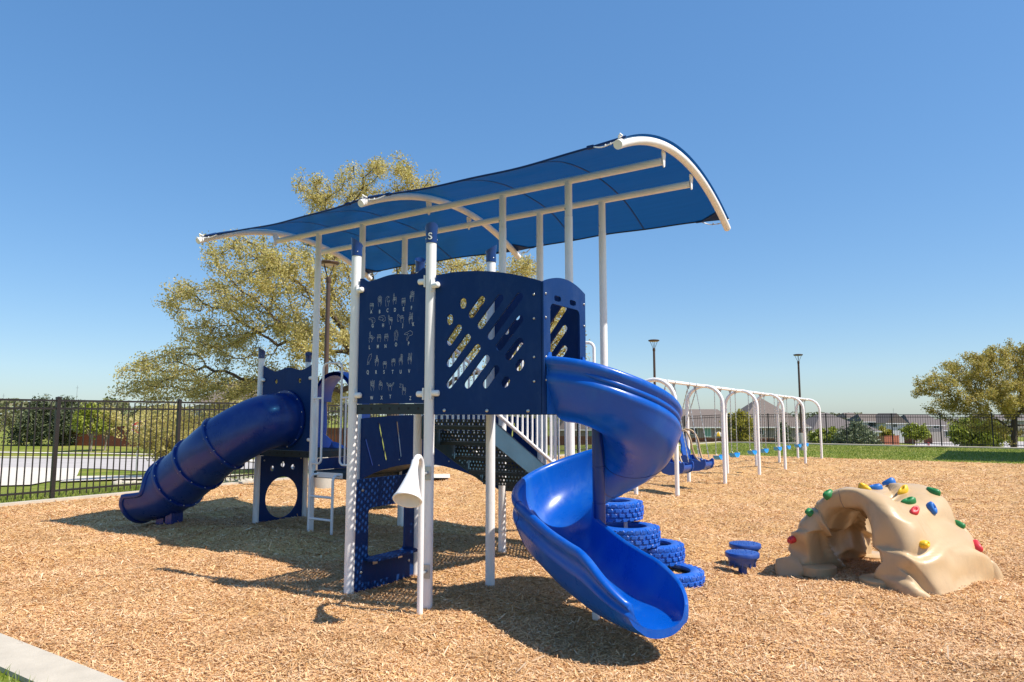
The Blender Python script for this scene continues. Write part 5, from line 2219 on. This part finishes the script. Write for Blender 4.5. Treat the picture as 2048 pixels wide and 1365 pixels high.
# ================================================================== TREES
def colonise(seed, blobs, trunk, n_attr, step=0.5, infl=4.0, kill=0.9, iters=140):
    rng = np.random.default_rng(seed)
    vols = np.array([b[3] * b[4] * b[5] for b in blobs])
    pick = rng.choice(len(blobs), n_attr, p=vols / vols.sum())
    B = np.array(blobs)[pick]
    u = rng.normal(size=(n_attr, 3))
    u /= np.linalg.norm(u, axis=1)[:, None]
    r = rng.uniform(0, 1, n_attr) ** (1 / 2.4)
    A = B[:, :3] + u * r[:, None] * B[:, 3:6]
    nodes = [np.array(t, float) for t in trunk]
    par = [-1] + list(range(len(trunk) - 1))
    alive = np.ones(n_attr, bool)
    N = np.array(nodes)
    D = np.linalg.norm(A[:, None, :] - N[None], axis=2)
    near = D.argmin(1)
    dist = D.min(1)
    for it in range(iters):
        act = alive & (dist < (infl if it > 25 else 60))
        if not act.any():
            break
        idx = np.nonzero(act)[0]
        dirs = {}
        V = A[idx] - N[near[idx]]
        V /= np.linalg.norm(V, axis=1)[:, None] + 1e-9
        acc = np.zeros((len(N), 3))
        np.add.at(acc, near[idx], V)
        grow = np.unique(near[idx])
        new = []
        for g in grow:
            d = acc[g]
            l = np.linalg.norm(d)
            if l < 1e-6:
                continue
            d = d / l + rng.normal(0, 0.28, 3)
            d /= np.linalg.norm(d)
            new.append(N[g] + d * step)
            par.append(int(g))
        if not new:
            break
        new = np.array(new)
        o = len(N)
        N = np.concatenate([N, new])
        Dn = np.linalg.norm(A[:, None, :] - new[None], axis=2)
        k = Dn.argmin(1)
        dm = Dn.min(1)
        up = dm < dist
        near[up] = o + k[up]
        dist[up] = dm[up]
        alive &= dist > kill
        if len(N) > 13000:
            break
    return N, np.array(par)


def oak(name, seed, base, blobs, trunk, label, leafm, n_attr=1500, r_tip=0.012, leaves=60000, leaf=(0.05, 0.09), spread=0.42, step=0.5, r_max=0.5, expo=2.25, bark=BARK, kill=0.9):
    rt = thing(name, base, 0, label, 'tree')
    off = np.array(base)
    N, par = colonise(seed, blobs, trunk, n_attr, step, kill=kill)
    n = len(N)
    rad = np.zeros(n)
    ch = np.zeros(n, int)
    for i in range(n - 1, 0, -1):
        if ch[i] == 0:
            rad[i] = r_tip ** expo
        rad[par[i]] += rad[i]
        ch[par[i]] += 1
    rad = np.maximum(rad, r_tip ** expo) ** (1 / expo)
    rad = np.minimum(rad, r_max)
    rng = np.random.default_rng(seed + 5)
    P_ = N - off
    mbT, mbB = MB(), MB()
    nt = len(trunk)
    for i in range(1, n):
        a, b = Vector(P_[par[i]]), Vector(P_[i])
        ra, rb = rad[par[i]], rad[i]
        ra = min(ra, rb * 1.35)
        k = 10 if rb > 0.12 else 6 if rb > 0.04 else 3
        mb = mbT
        mb.tube([a, b + (b - a) * 0.06], [ra, rb], k, caps=False)
    mbT.build('trunk', bark, rt, smooth=60)
    # leaves round the thin shoots
    thin = np.nonzero((rad < r_tip * 3.0) & (np.arange(n) >= nt))[0]
    wts = 1.0 / (rad[thin] / r_tip)
    # clumpy: noise gate
    gate = np.array([0.7 + max(0.0, noise.noise(Vector(N[i]) * 0.6) + 0.2) * 1.3 for i in thin])
    wts = wts * gate
    cnt = rng.multinomial(leaves, wts / wts.sum())
    src = np.repeat(thin, cnt)
    m = len(src)
    t = rng.uniform(0, 1, m)[:, None]
    c = P_[src] * t + P_[par[src]] * (1 - t)
    g = rng.normal(size=(m, 3))
    g /= np.linalg.norm(g, axis=1)[:, None]
    c = c + g * (spread * rng.uniform(0.0, 1.0, m) ** 0.6)[:, None]
    put_leaves(rt, 'crown', c, rng, leaf, leafm)
    return rt


def put_leaves(rt, name, c, rng, leaf, leafm, asp=0.55):
    m = len(c)
    d = rng.normal(size=(m, 3))
    d /= np.linalg.norm(d, axis=1)[:, None]
    e = np.cross(d, rng.normal(size=(m, 3)))
    e /= np.linalg.norm(e, axis=1)[:, None] + 1e-9
    L = rng.uniform(leaf[0], leaf[1], m)[:, None]
    D, E_ = d * L, e * L * asp
    V = np.stack([c - D, c + E_, c + D, c - E_], 1).reshape(-1, 3)
    return np_mesh(name, V, np.arange(4 * m).reshape(-1, 4), leafm, parent=rt)


def blob_px(px, py, Y, rx, ry, rd):
    x, y, z = at_y(px, py, Y)
    k = Y / F_PX
    return (x, y, z, rx * k, rd, ry * k)


YO = 27.0
bl = [(770, 372, 0.0, 95, 55, 2.6), (655, 398, -0.5, 75, 45, 2.2), (845, 395, 1.0, 70, 40, 2.0), (500, 520, -1.5, 110, 70, 2.6), (385, 600, -0.5, 75, 55, 2.0), (440, 690, 0.5, 110, 45, 2.4), (330, 735, -1.0, 70, 40, 2.0), (610, 560, -2.0, 110, 70, 2.6),
      (700, 470, 1.5, 110, 60, 2.6), (640, 680, -1.5, 90, 60, 2.4), (850, 500, -1.0, 90, 55, 2.6), (960, 555, 1.0, 80, 50, 2.4), (1050, 545, 0.0, 45, 45, 2.0), (1120, 640, -0.5, 55, 50, 2.2), (1150, 690, 0.5, 38, 45, 1.8), (560, 755, 0.5, 90, 35, 2.2),
      (760, 660, 2.0, 110, 70, 2.6), (930, 660, 2.0, 100, 70, 2.6), (430, 778, 1.0, 150, 38, 2.6), (305, 772, 0.0, 75, 38, 2.0), (700, 800, 3.0, 90, 40, 2.0), (1060, 740, 1.0, 80, 60, 2.2), (330, 838, -2.0, 75, 28, 1.6), (425, 845, -1.0, 70, 30, 1.8), (500, 835, -1.5, 60, 35, 1.8), (265, 800, 0.5, 40, 22, 1.4), (510, 605, -1.0, 85, 45, 2.2), (570, 660, 1.0, 70, 40, 2.0)]
blobs = [blob_px(a, b, YO + dy, rx, ry, rd) for a, b, dy, rx, ry, rd in bl]
bx, by, _ = at_y(800, 830, YO)
gz = terrain(bx, by)
trunk = [(bx, by, gz - 0.2), (bx - 0.05, by, gz + 0.8), (bx - 0.2, by - 0.1, gz + 1.6), (bx - 0.3, by, gz + 2.3), (bx - 0.6, by - 0.1, gz + 2.9), (bx - 1.0, by - 0.2, gz + 3.4), (bx - 1.3, by - 0.1, gz + 3.9)]
oak('oak_tree', 21, (bx, by, gz), blobs, trunk, 'large spreading oak with sparse yellow green spring leaves behind the shade canopy', OAKL, n_attr=4600, leaves=165000, leaf=(0.030, 0.060), spread=0.37, step=0.38, kill=0.56, r_tip=0.0145, expo=2.1)

YR = 44.0
bl = [(1960, 738, 0, 80, 38, 2.2), (1885, 762, -0.6, 48, 32, 1.6), (1850, 782, 0.4, 26, 16, 1.2), (2045, 715, 0, 75, 40, 2.4), (2000, 795, -1, 85, 42, 2.4), (1905, 812, 0.8, 60, 24, 1.8), (2070, 790, 1, 90, 50, 2.6), (2140, 735, 0, 85, 50, 2.6), (2190, 800, 0, 80, 45, 2.4), (1990, 858, -0.8, 34, 22, 1.4), (2030, 862, 0.8, 40, 20, 1.4), (1945, 850, 0.4, 30, 16, 1.2)]
blobs = [blob_px(a, b, YR + dy, rx, ry, rd) for a, b, dy, rx, ry, rd in bl]
bx, by, _ = at_y(2026, 880, YR)
gz = terrain(bx, by)
trunk = [(bx, by, gz - 0.2), (bx + 0.05, by, gz + 0.5), (bx + 0.1, by, gz + 1.0), (bx + 0.15, by, gz + 1.5), (bx + 0.2, by, gz + 2.0)]
oak('oak_tree', 33, (bx, by, gz), blobs, trunk, 'broad low oak with dark forked trunk behind the black fence beside the lawn', OAKD, n_attr=2700, leaves=80000, leaf=(0.04, 0.075), spread=0.33, step=0.38, r_max=0.42, kill=0.55, r_tip=0.0135, expo=2.1)


def X_(px, Y):
    return (px - 1024.0) / F_PX * Y


def Z_(py, Y):
    return CAM_H + (HOR - py) / F_PX * Y


def foliage(name, label, cat, x, y, rx, ry, h, m, n, leaf, shape='round', stem=True, seed=1, group=None, barkm=BARK, base_h=0.0, top=None):
    """shrub or small tree: leaf clumps through a volume, with stem and a few limbs"""
    gz = terrain(x, y)
    if top is not None:
        h = (Z_(top, y) - gz) * 0.93
    rt = thing(name, (x, y, gz), 0, label, cat, group)
    rng = np.random.default_rng(seed)
    k = max(30, n // 90)
    u = rng.normal(size=(k, 3))
    u /= np.linalg.norm(u, axis=1)[:, None]
    r = rng.uniform(0.15, 1, k) ** 0.45
    c = u * r[:, None]
    t = (c[:, 2] + 1) / 2
    if shape == 'cone':
        w = (1.08 - t) ** 0.75
        c[:, 0] *= w * 1.15
        c[:, 1] *= w * 1.15
    elif shape == 'tree':
        w = np.sin(np.clip(t * 0.9 + 0.1, 0, 1) * PI) ** 0.5
        c[:, 0] *= w
        c[:, 1] *= w
    C = np.stack([c[:, 0] * rx, c[:, 1] * ry, base_h + t * (h - base_h)], -1)
    cs = rng.uniform(0.10, 0.22, k) * (rx + ry + h) / 3
    idx = rng.integers(0, k, n)
    off = rng.normal(size=(n, 3)) * cs[idx][:, None] * 0.62
    pts = C[idx] + off
    pts[:, 2] = np.maximum(pts[:, 2], 0.03)
    put_leaves(rt, 'crown', pts, rng, leaf, m, 0.5 if shape != 'cone' else 0.28)
    if stem:
        mb = MB()
        r0 = 0.02 * h + 0.02
        mb.tube([(0, 0, -0.2), (0.03 * h, 0, h * 0.3), (0.0, 0.02 * h, h * 0.75)], [r0, r0 * 0.7, r0 * 0.2], 8)
        for i in rng.choice(k, min(k, 16), replace=False):
            e = Vector(C[i])
            s = Vector((0, 0, max(base_h * 0.6, e.z * 0.5)))
            mb.tube([s, s.lerp(e, 0.5) + Vector((0, 0, 0.04 * h)), e], [r0 * 0.4, r0 * 0.25, r0 * 0.1], 5)
        mb.build('trunk', barkm, rt, smooth=60)
    return rt


# left background, beyond the street
foliage('cedar_bush', 'wide dark green cedar shrub beyond the street, left of the fence post', 'shrub', X_(85, 80), 80, 3.6, 3, 5.4, CEDAR, 9000, (0.14, 0.32), 'cone', seed=3, top=797)
foliage('cedar_bush', 'tall dark green cedar shrub next to the end of the red wooden fence', 'shrub', X_(138, 79), 79, 2.0, 2.2, 5.2, CEDAR, 6000, (0.14, 0.30), 'cone', seed=4, top=796)
foliage('young_tree', 'young bright green tree leafing out in front of the red wooden fence', 'tree', X_(190, 66), 66, 1.7, 1.7, 5.0, LIME, 3000, (0.10, 0.20), 'tree', seed=5, top=805, barkm=BARKL, base_h=1.7)
foliage('young_tree', 'young tree with sparse tan spring leaves by the red wooden fence', 'tree', X_(218, 68), 68, 1.7, 1.6, 5.2, OAKL, 2200, (0.10, 0.18), 'tree', seed=6, top=808, barkm=BARKL, base_h=1.4)
foliage('young_tree', 'young tree with sparse tan leaves standing behind the stop sign', 'tree', X_(300, 64), 64, 2.0, 1.6, 4.8, OAKL, 2600, (0.10, 0.18), 'tree', seed=7, top=815, barkm=BARKL, base_h=1.0)
foliage('young_oak', 'small olive leafed oak in front of the stop sign beyond the fence', 'tree', X_(338, 35), 35, 1.5, 1.4, 4.6, OAKL, 9000, (0.04, 0.08), 'round', seed=77, top=806, base_h=0.7)
foliage('bare_tree', 'thin pale tree at the edge of the far lawn across the street', 'tree', X_(2, 70), 70, 1.4, 1.4, 4.6, FARL, 900, (0.10, 0.18), 'tree', seed=8, barkm=BARKL, base_h=1.6)

# right background, beyond the far fence
foliage('golden_tree', 'small golden green tree between two swing arches, in front of the houses', 'tree', X_(1478, 105), 105, 2.4, 2.2, 6.2, YELL, 4500, (0.14, 0.26), 'tree', seed=9, top=822, base_h=1.0)
foliage('conifer', 'narrow dark conifer beside the lamp post pier', 'tree', X_(1562, 100), 100, 1.5, 1.5, 6.0, JUNI, 3500, (0.14, 0.30), 'cone', seed=10, top=838)
foliage('lime_shrub', 'lime green shrub behind the last swing arch', 'shrub', X_(1646, 75), 75, 1.4, 1.4, 4.2, LIME, 3000, (0.12, 0.22), 'round', seed=11, top=852)
foliage('juniper_bush', 'large grey green juniper shrub behind the black fence', 'shrub', X_(1705, 62), 62, 2.0, 2.0, 3.4, JUNI, 6000, (0.10, 0.24), 'cone', seed=12, top=846)
foliage('lime_tree', 'bright lime green street tree next to the blue street sign', 'tree', X_(1825, 150), 150, 2.8, 2.6, 6.4, LIME, 3500, (0.2, 0.36), 'tree', seed=13, top=848, base_h=1.6)
foliage('lime_bush', 'big bright green bush behind the black fence, under the broad oak', 'shrub', X_(1948, 62), 62, 2.3, 2.0, 4.2, LIME, 6500, (0.10, 0.22), 'round', seed=14, top=836)
foliage('hazel_bush', 'olive leafed bush in front of the white two storey house', 'shrub', X_(1760, 190), 190, 2.4, 2.2, 5.0, YELL, 2000, (0.25, 0.4), 'round', seed=15, top=853)


def woods(name, label, spans, m, seed):
    """far belt of woodland that reads as one mass"""
    rng = np.random.default_rng(seed)
    pts = []
    for (px0, px1, py, Y, n, hmul) in spans:
        for _ in range(n):
            px = rng.uniform(px0, px1)
            yy = Y * rng.uniform(0.96, 1.06)
            x = X_(px, yy)
            g = terrain(x, yy)
            top = Z_(py, yy) + noise.noise((px * 0.02, seed, 0)) * 1.8 * hmul + noise.noise((px * 0.09, seed, 4)) * 0.9 * hmul
            z = g + (top - g) * rng.uniform(0, 1) ** 0.6
            pts.append((x, yy, z))
    c = np.array(pts)
    o = put_leaves(None, name, c, rng, (0.35, 0.8), m, 0.7)
    o['kind'] = 'stuff'
    o['label'] = label
    o['category'] = 'woodland'


woods('distant_woods', 'far belt of hazy spring woodland along the horizon', [(-420, 260, 803, 240, 9000, 1.0), (240, 760, 812, 260, 5000, 1.0), (1000, 1400, 826, 420, 3500, 1.0), (1560, 1720, 826, 400, 2500, 0.8), (1700, 2500, 834, 430, 5000, 0.8)], FARL, 5)


# ================================================================== HOUSES AND YARD FENCES
def house(name, label, Y, x0, x1, y_eave, y_ridge, depth, base_drop, wall, roof, hip=0.35, wins=(), over=0.5, gable_front=False, trim=True):
    """pixel extents at distance Y give the front; true depth behind"""
    X0, X1 = X_(x0, Y), X_(x1, Y)
    ze, zr = Z_(y_eave, Y), Z_(y_ridge, Y + depth / 2)
    zb = ze - base_drop
    rt = thing(name, ((X0 + X1) / 2, Y, zb), 0, label, 'house')
    cx = (X0 + X1) / 2
    hw = (X1 - X0) / 2
    H_ = ze - zb
    RZ = zr - zb
    MB().box(-hw, hw, 0, depth, -2.5, H_).build('wall', wall, rt)
    rf = MB()
    o = over
    if gable_front:
        vs = [(-hw - o, -o, H_ - 0.1), (hw + o, -o, H_ - 0.1), (hw + o, depth + o, H_ - 0.1), (-hw - o, depth + o, H_ - 0.1), (0, -o, RZ), (0, depth + o, RZ)]
        rf.add(vs, [(0, 4, 5, 3), (1, 2, 5, 4), (0, 1, 4), (2, 3, 5), (0, 3, 2, 1)])
    else:
        i = hip * hw * 2
        vs = [(-hw - o, -o, H_ - 0.1), (hw + o, -o, H_ - 0.1), (hw + o, depth + o, H_ - 0.1), (-hw - o, depth + o, H_ - 0.1), (-hw + i, depth / 2, RZ), (hw - i, depth / 2, RZ)]
        rf.add(vs, [(0, 1, 5, 4), (1, 2, 5), (2, 3, 4, 5), (3, 0, 4), (0, 3, 2, 1)])
    ro = rf.build('roof', roof, rt)
    if trim:
        MB().box(-hw - o, hw + o, -o - 0.04, -o - 0.003, H_ - 0.30, H_ - 0.08).build('fascia', TRIM, rt)
    for (px, py, w, h, gm) in wins:
        wx = X_(px, Y) - cx
        wz = Z_(py, Y) - zb
        fr = MB().box(wx - w / 2 - 0.1, wx + w / 2 + 0.1, -0.08, -0.004, wz - h / 2 - 0.1, wz + h / 2 + 0.1).build('window', TRIM, rt)
        MB().box(wx - w / 2, wx - 0.04, -0.10, -0.083, wz - h / 2, wz + h / 2).build('pane', gm, fr)
        MB().box(wx + 0.04, wx + w / 2, -0.10, -0.083, wz - h / 2, wz + h / 2).build('pane', gm, fr)
    return rt, zb, H_, RZ


def wood_fence(Y0, Y1, px0, px1, ytop0, ytop1, m, label, h=1.85, board=0.28):
    x0, x1 = X_(px0, Y0), X_(px1, Y1)
    z0, z1 = Z_(ytop0, Y0), Z_(ytop1, Y1)
    rt = thing('wooden_fence', (x0, Y0, z0 - h), 0, label, 'fence')
    L = math.hypot(x1 - x0, Y1 - Y0)
    n = int(L / board)
    an = math.atan2(Y1 - Y0, x1 - x0)
    pr = None
    rng = random.Random(int(px0))
    n = min(n, 295)
    for i in range(n):
        t = (i + 0.5) / n
        if pr is None:
            w = L / n * 0.47
            pr = MB().box(-w, w, -0.012, 0.012, -1.2, h).build('board', m, rt)
            b = pr
        else:
            b = dup(pr, rt)
        b.location = ((x1 - x0) * t, (Y1 - Y0) * t, (z1 - z0) * t + rng.uniform(-0.02, 0.02))
        b.rotation_euler = (0, 0, an)
    mb = MB()
    d = Vector((x1 - x0, Y1 - Y0, z1 - z0))
    nrm = Vector((-math.sin(an), math.cos(an), 0)) * 0.05
    for zz in (0.3, h - 0.3):
        mb.bar(Vector((0, 0, zz)) + nrm, d + Vector((0, 0, zz)) + nrm, 0.05, 0.09)
    mb.build('rails', m, rt)
    mb = MB()
    mb.bar(Vector((0, 0, h + 0.04)), d + Vector((0, 0, h + 0.04)), 0.14, 0.05)
    mb.build('cap_rail', m, rt)


wood_fence(80, 70, 152, 700, 852, 857, WOODB, 'dark red stained wooden board fence across the street behind the young trees', 1.9, 0.15 * 2)
wood_fence(112, 100, 1040, 1350, 872, 874, WOODR, 'orange red wooden board fence glimpsed between the white stair balusters', 1.9)
wood_fence(118, 112, 1352, 1558, 876, 877, WOODR, 'orange red wooden board fence below the houses behind the swings', 1.9)
wood_fence(120, 112, 1734, 1762, 873, 872.5, WOODL, 'short pale new cedar fence beside the juniper shrub', 2.3)
wood_fence(112, 118, 1762, 1791, 872.5, 871, WOODR, 'short red wooden fence joined to the pale cedar fence', 2.3)
wood_fence(190, 180, 1801, 1823, 870, 871, WOODR, 'small red wooden fence beside the white house', 2.0)
wood_fence(200, 190, 1840, 1857, 869, 870, WOODR, 'small red wooden fence beside the taupe house', 2.0)

house('brown_house', 'single storey brick house with long taupe roof behind the first swings', 132, 1352, 1476, 853, 819, 15, 3.4, WALLT, ROOF, 0.16, [(1385, 862, 1.1, 1.2, GLASSD), (1412, 864, 1.1, 1.7, GLASSG)])
house('brown_house', 'large house with pointed taupe hip roof behind the middle swings', 138, 1480, 1612, 853, 797, 16, 3.6, WALLT, ROOF, 0.47, [(1514, 863, 1.6, 1.1, GLASSD)])
house('brown_house', 'single storey house with wide hip roof behind the last swing arch', 150, 1622, 1735, 862, 826, 16, 3.4, WALLT, ROOF2, 0.44, [(1662, 862, 1.4, 1.0, GLASSD)])
house('pale_house', 'pale garage wing of a house in front of the white two storey house', 170, 1728, 1752, 862, 850, 8, 3.0, WALLW, ROOF2, 0.3)
house('white_house', 'white two storey house with three windows in a row beyond the fence', 205, 1722, 1800, 843, 828, 10, 6.2, WALLW, ROOF, 0.08, [(1734.5, 849, 1.0, 1.3, GLASSD), (1742, 849, 1.1, 1.3, GLASSD), (1749.5, 849, 0.8, 1.3, GLASSD), (1765.5, 848.5, 0.6, 1.1, GLASSD)])
house('white_house', 'gabled white wing of the two storey house beside the red fence', 199, 1768, 1806, 846, 827, 9, 6.0, WALLW, ROOF, 0.2, [(1784.5, 849.5, 1.1, 1.3, GLASSD)], gable_front=True)
house('cream_house', 'taupe two storey house with broad roof right of the lime street tree', 215, 1818, 1880, 850, 829, 12, 5.6, WALLC, ROOF2, 0.12, [(1866, 853.5, 1.6, 0.9, GLASSD), (1854, 853.5, 0.7, 0.9, GLASSD)])
house('grey_house', 'low grey roofed house with a white porch beyond the oak branches', 225, 1868, 1960, 860, 838, 14, 4.0, WALLC, ROOF2, 0.3, [(1888, 868, 1.5, 1.6, GLASSD)])
house('far_house', 'far taupe roof showing above the fence left of the white house', 300, 1690, 1722, 836, 826, 12, 5.0, WALLC, ROOF, 0.2)
house('far_house', 'far roof line showing above the fence beyond the broad oak', 310, 1930, 2090, 840, 830, 12, 5.0, WALLC, ROOF2, 0.2)
house('far_house', 'house with brown hip roof showing through the lower branches of the big oak', 95, 395, 505, 806, 755, 14, 4.5, WALLC, ROOF, 0.47)
house('far_house', 'house with pale walls and a green window behind the stair balusters', 125, 1120, 1240, 858, 826, 14, 3.6, WALLT, ROOF, 0.2, [(1183, 866, 1.1, 1.6, GLASSG)])


# ---- street furniture
def stop_sign():
    Y = 42
    x = X_(282, Y)
    gz = terrain(x, Y)
    rt = thing('stop_sign', (x, Y, gz), 0.12, 'red octagonal stop sign on a grey post beyond the fence', 'stop sign')
    zc = Z_(855, Y) - gz
    MB().tube([(0, 0.03, -0.3), (0, 0.03, zc + 0.35)], 0.03, 10).build('post', GALV, rt, smooth=50)
    oc = [(0.40 * math.cos(PI / 8 + PI / 4 * k), zc + 0.40 * math.sin(PI / 8 + PI / 4 * k)) for k in range(8)]
    MB().plate([oc], lambda u, v, w: (u, -w, v), 0.006).build('border', SIGNW, rt)
    oc = [(0.37 * math.cos(PI / 8 + PI / 4 * k), zc + 0.37 * math.sin(PI / 8 + PI / 4 * k)) for k in range(8)]
    MB().plate([oc], lambda u, v, w: (u, -0.005 - w, v), 0.003).build('face', SIGNR, rt)
    me = text_mesh('STOP', 0.30, 0.006)
    for v in me.vertices:
        v.co = Vector((v.co.x * 0.86, -0.009, zc + v.co.y))
    me.materials.clear()
    me.materials.append(SIGNW)
    o = bpy.data.objects.new('lettering', me)
    COL.objects.link(o)
    o.parent = rt


stop_sign()


def street_sign():
    Y = 150
    x = X_(1818, Y)
    gz = terrain(x, Y)
    rt = thing('street_sign', (x, Y, gz), 0, 'blue street name sign on a pole in front of the lime street tree', 'street sign')
    zt = Z_(863, Y) - gz
    MB().tube([(0, 0, -0.3), (0, 0, zt)], 0.05, 8).build('pole', GALV, rt)
    MB().box(-0.55, 0.55, -0.06, -0.051, zt - 0.25, zt + 0.05).build('blade', SIGNB, rt)
    MB().box(-0.012, 0.012, -0.5, 0.5, zt + 0.06, zt + 0.36).build('blade', SIGNB, rt)


street_sign()


def umbrella():
    Y = 116
    x = X_(1434, Y)
    zt = Z_(863.5, Y)
    rt = thing('garden_umbrella', (x, Y, zt - 2.6), 0, 'yellow and white garden umbrella behind the wooden fence', 'umbrella')
    MB().tube([(0, 0, 0), (0, 0, 2.6)], 0.03, 8).build('pole', WHITE, rt)
    for k in range(8):
        a0, a1 = 2 * PI * k / 8, 2 * PI * (k + 1) / 8
        mb = MB()
        rows = []
        for (r, z) in ((0.02, 2.62), (0.35, 2.50), (0.65, 2.25), (0.78, 1.95), (0.80, 1.85)):
            rows.append([(r * math.cos(a0 + (a1 - a0) * t), r * math.sin(a0 + (a1 - a0) * t), z + 0.02 * math.sin(t * PI)) for t in (0, 0.5, 1)])
        mb.grid(rows)
        mb.build('panel', HY if k % 2 else WALLW, rt, smooth=60)


umbrella()


def marker(px, py, Y, label):
    x = X_(px, Y)
    gz = terrain(x, Y)
    rt = thing('traffic_barrel', (x, Y, gz), 0, label, 'barrel')
    MB().lathe([(0.30, 0), (0.30, 0.06), (0.25, 0.08), (0.20, 1.0), (0.10, 1.04), (0.0005, 1.05)], 14).build('body', HR, rt, smooth=40)
    for z in (0.35, 0.7):
        MB().lathe([(0.25 - z * 0.05 + 0.004, z), (0.25 - z * 0.05 - 0.004, z + 0.15)], 14).build('band', SIGNW, rt, smooth=40)


marker(1831, 890, 92, 'red barrel standing on the road just beyond the fence')
marker(1849, 879, 140, 'small red barrel by the far road bend')
drape('far_road', [(1815, 896), (1870, 896), (1930, 896), (2100, 897)], [(1830, 887), (1875, 884), (1925, 882), (2060, 884)], ASPH, 0.06)
drape('far_pavement', [(1775, 888), (1830, 885.5), (1880, 883), (1930, 881)], [(1785, 886.5), (1832, 884), (1880, 881.8), (1930, 880)], CONC, 0.08, 2)


def poles():
    for (px, yt, Y, lab) in ((156, 772, 260, 'thin tall utility mast above the far woods'), (10, 788, 250, 'short utility pole above the far woods at the end of the street'), (128, 792, 255, 'utility pole between the cedar shrubs on the skyline'), (1783, 817, 320, 'thin utility pole above the roofs behind the black fence')):
        x = X_(px, Y)
        gz = terrain(x, Y)
        rt = thing('utility_pole', (x, Y, gz), 0, lab, 'utility pole')
        h = Z_(yt, Y) - gz
        MB().tube([(0, 0, -0.5), (0, 0, h)], [0.13, 0.06], 8).build('pole', GALV, rt, smooth=60)
        MB().box(-0.5, 0.5, -0.03, 0.03, h - 0.9, h - 0.80).build('crossarm', GALV, rt)


poles()


# white river stones by the kerb, behind the tube slide
def stones():
    rng = random.Random(4)
    mb = MB()
    for _ in range(260):
        px = rng.uniform(232, 520)
        py = rng.uniform(966, 975) if px < 330 else rng.uniform(957, 968)
        x, y = hit(px, py)
        r = rng.uniform(0.05, 0.12)
        z = terrain(x, y) + r * 0.2
        o = len(mb.v)
        M = Matrix.Rotation(rng.uniform(0, 3), 3, 'Z')
        mb.lathe([(0.0005, -0.5 * r), (0.8 * r, -0.3 * r), (r, 0.05 * r), (0.7 * r, 0.45 * r), (0.0005, 0.55 * r)], 7, (x, y, z), M @ Matrix.Diagonal((1.3, 0.8, 1)))
    o = mb.build('river_stones', CONC, smooth=60, kind='stuff')
    o['label'] = 'pale river stones laid along the fence behind the tube slide'
    o['category'] = 'stones'


stones()


# stand-in roof added out of frame to throw the straight edged shadow onto the lawn
def shadow_caster():
    a = Vector((*hit(1872, 921), 0))
    b = Vector((*hit(1904, 903), 0))
    c = Vector((*hit(2040, 925.5), 0))
    h = 5.6
    sh = Vector((SUN_TO.x, SUN_TO.y, 0)) / SUN_TO.z
    gz = terrain(a.x, a.y)
    u = (b - a)
    v = (c - a).normalized() * 9.0
    o = a + sh * h
    rt = thing('shadow_roof', (o.x, o.y, gz), 0, 'unseen flat roof on white posts, added to shade the lawn', 'shadow_caster')
    q = [Vector((0, 0, h)), v + Vector((0, 0, h)), u + v + Vector((0, 0, h)), u + Vector((0, 0, h))]
    up = Vector((0, 0, 0.18))
    MB().add(q + [p + up for p in q], [(0, 3, 2, 1), (4, 5, 6, 7), (0, 1, 5, 4), (1, 2, 6, 5), (2, 3, 7, 6), (3, 0, 4, 7)]) if False else None
    mb = MB()
    mb.add(q + [p + up for p in q], [(0, 3, 2, 1), (4, 5, 6, 7), (0, 1, 5, 4), (1, 2, 6, 5), (2, 3, 7, 6), (3, 0, 4, 7)])
    mb.build('roof', STRING, rt)
    for s, t in ((0.15, 0.15), (0.15, 0.85), (0.9, 0.15), (0.9, 0.85)):
        b_ = v * s + u * t
        MB().tube([(b_.x, b_.y, -0.3), (b_.x, b_.y, h - 0.003)], 0.06, 12).build('post', WHITE, rt, smooth=40)


shadow_caster()
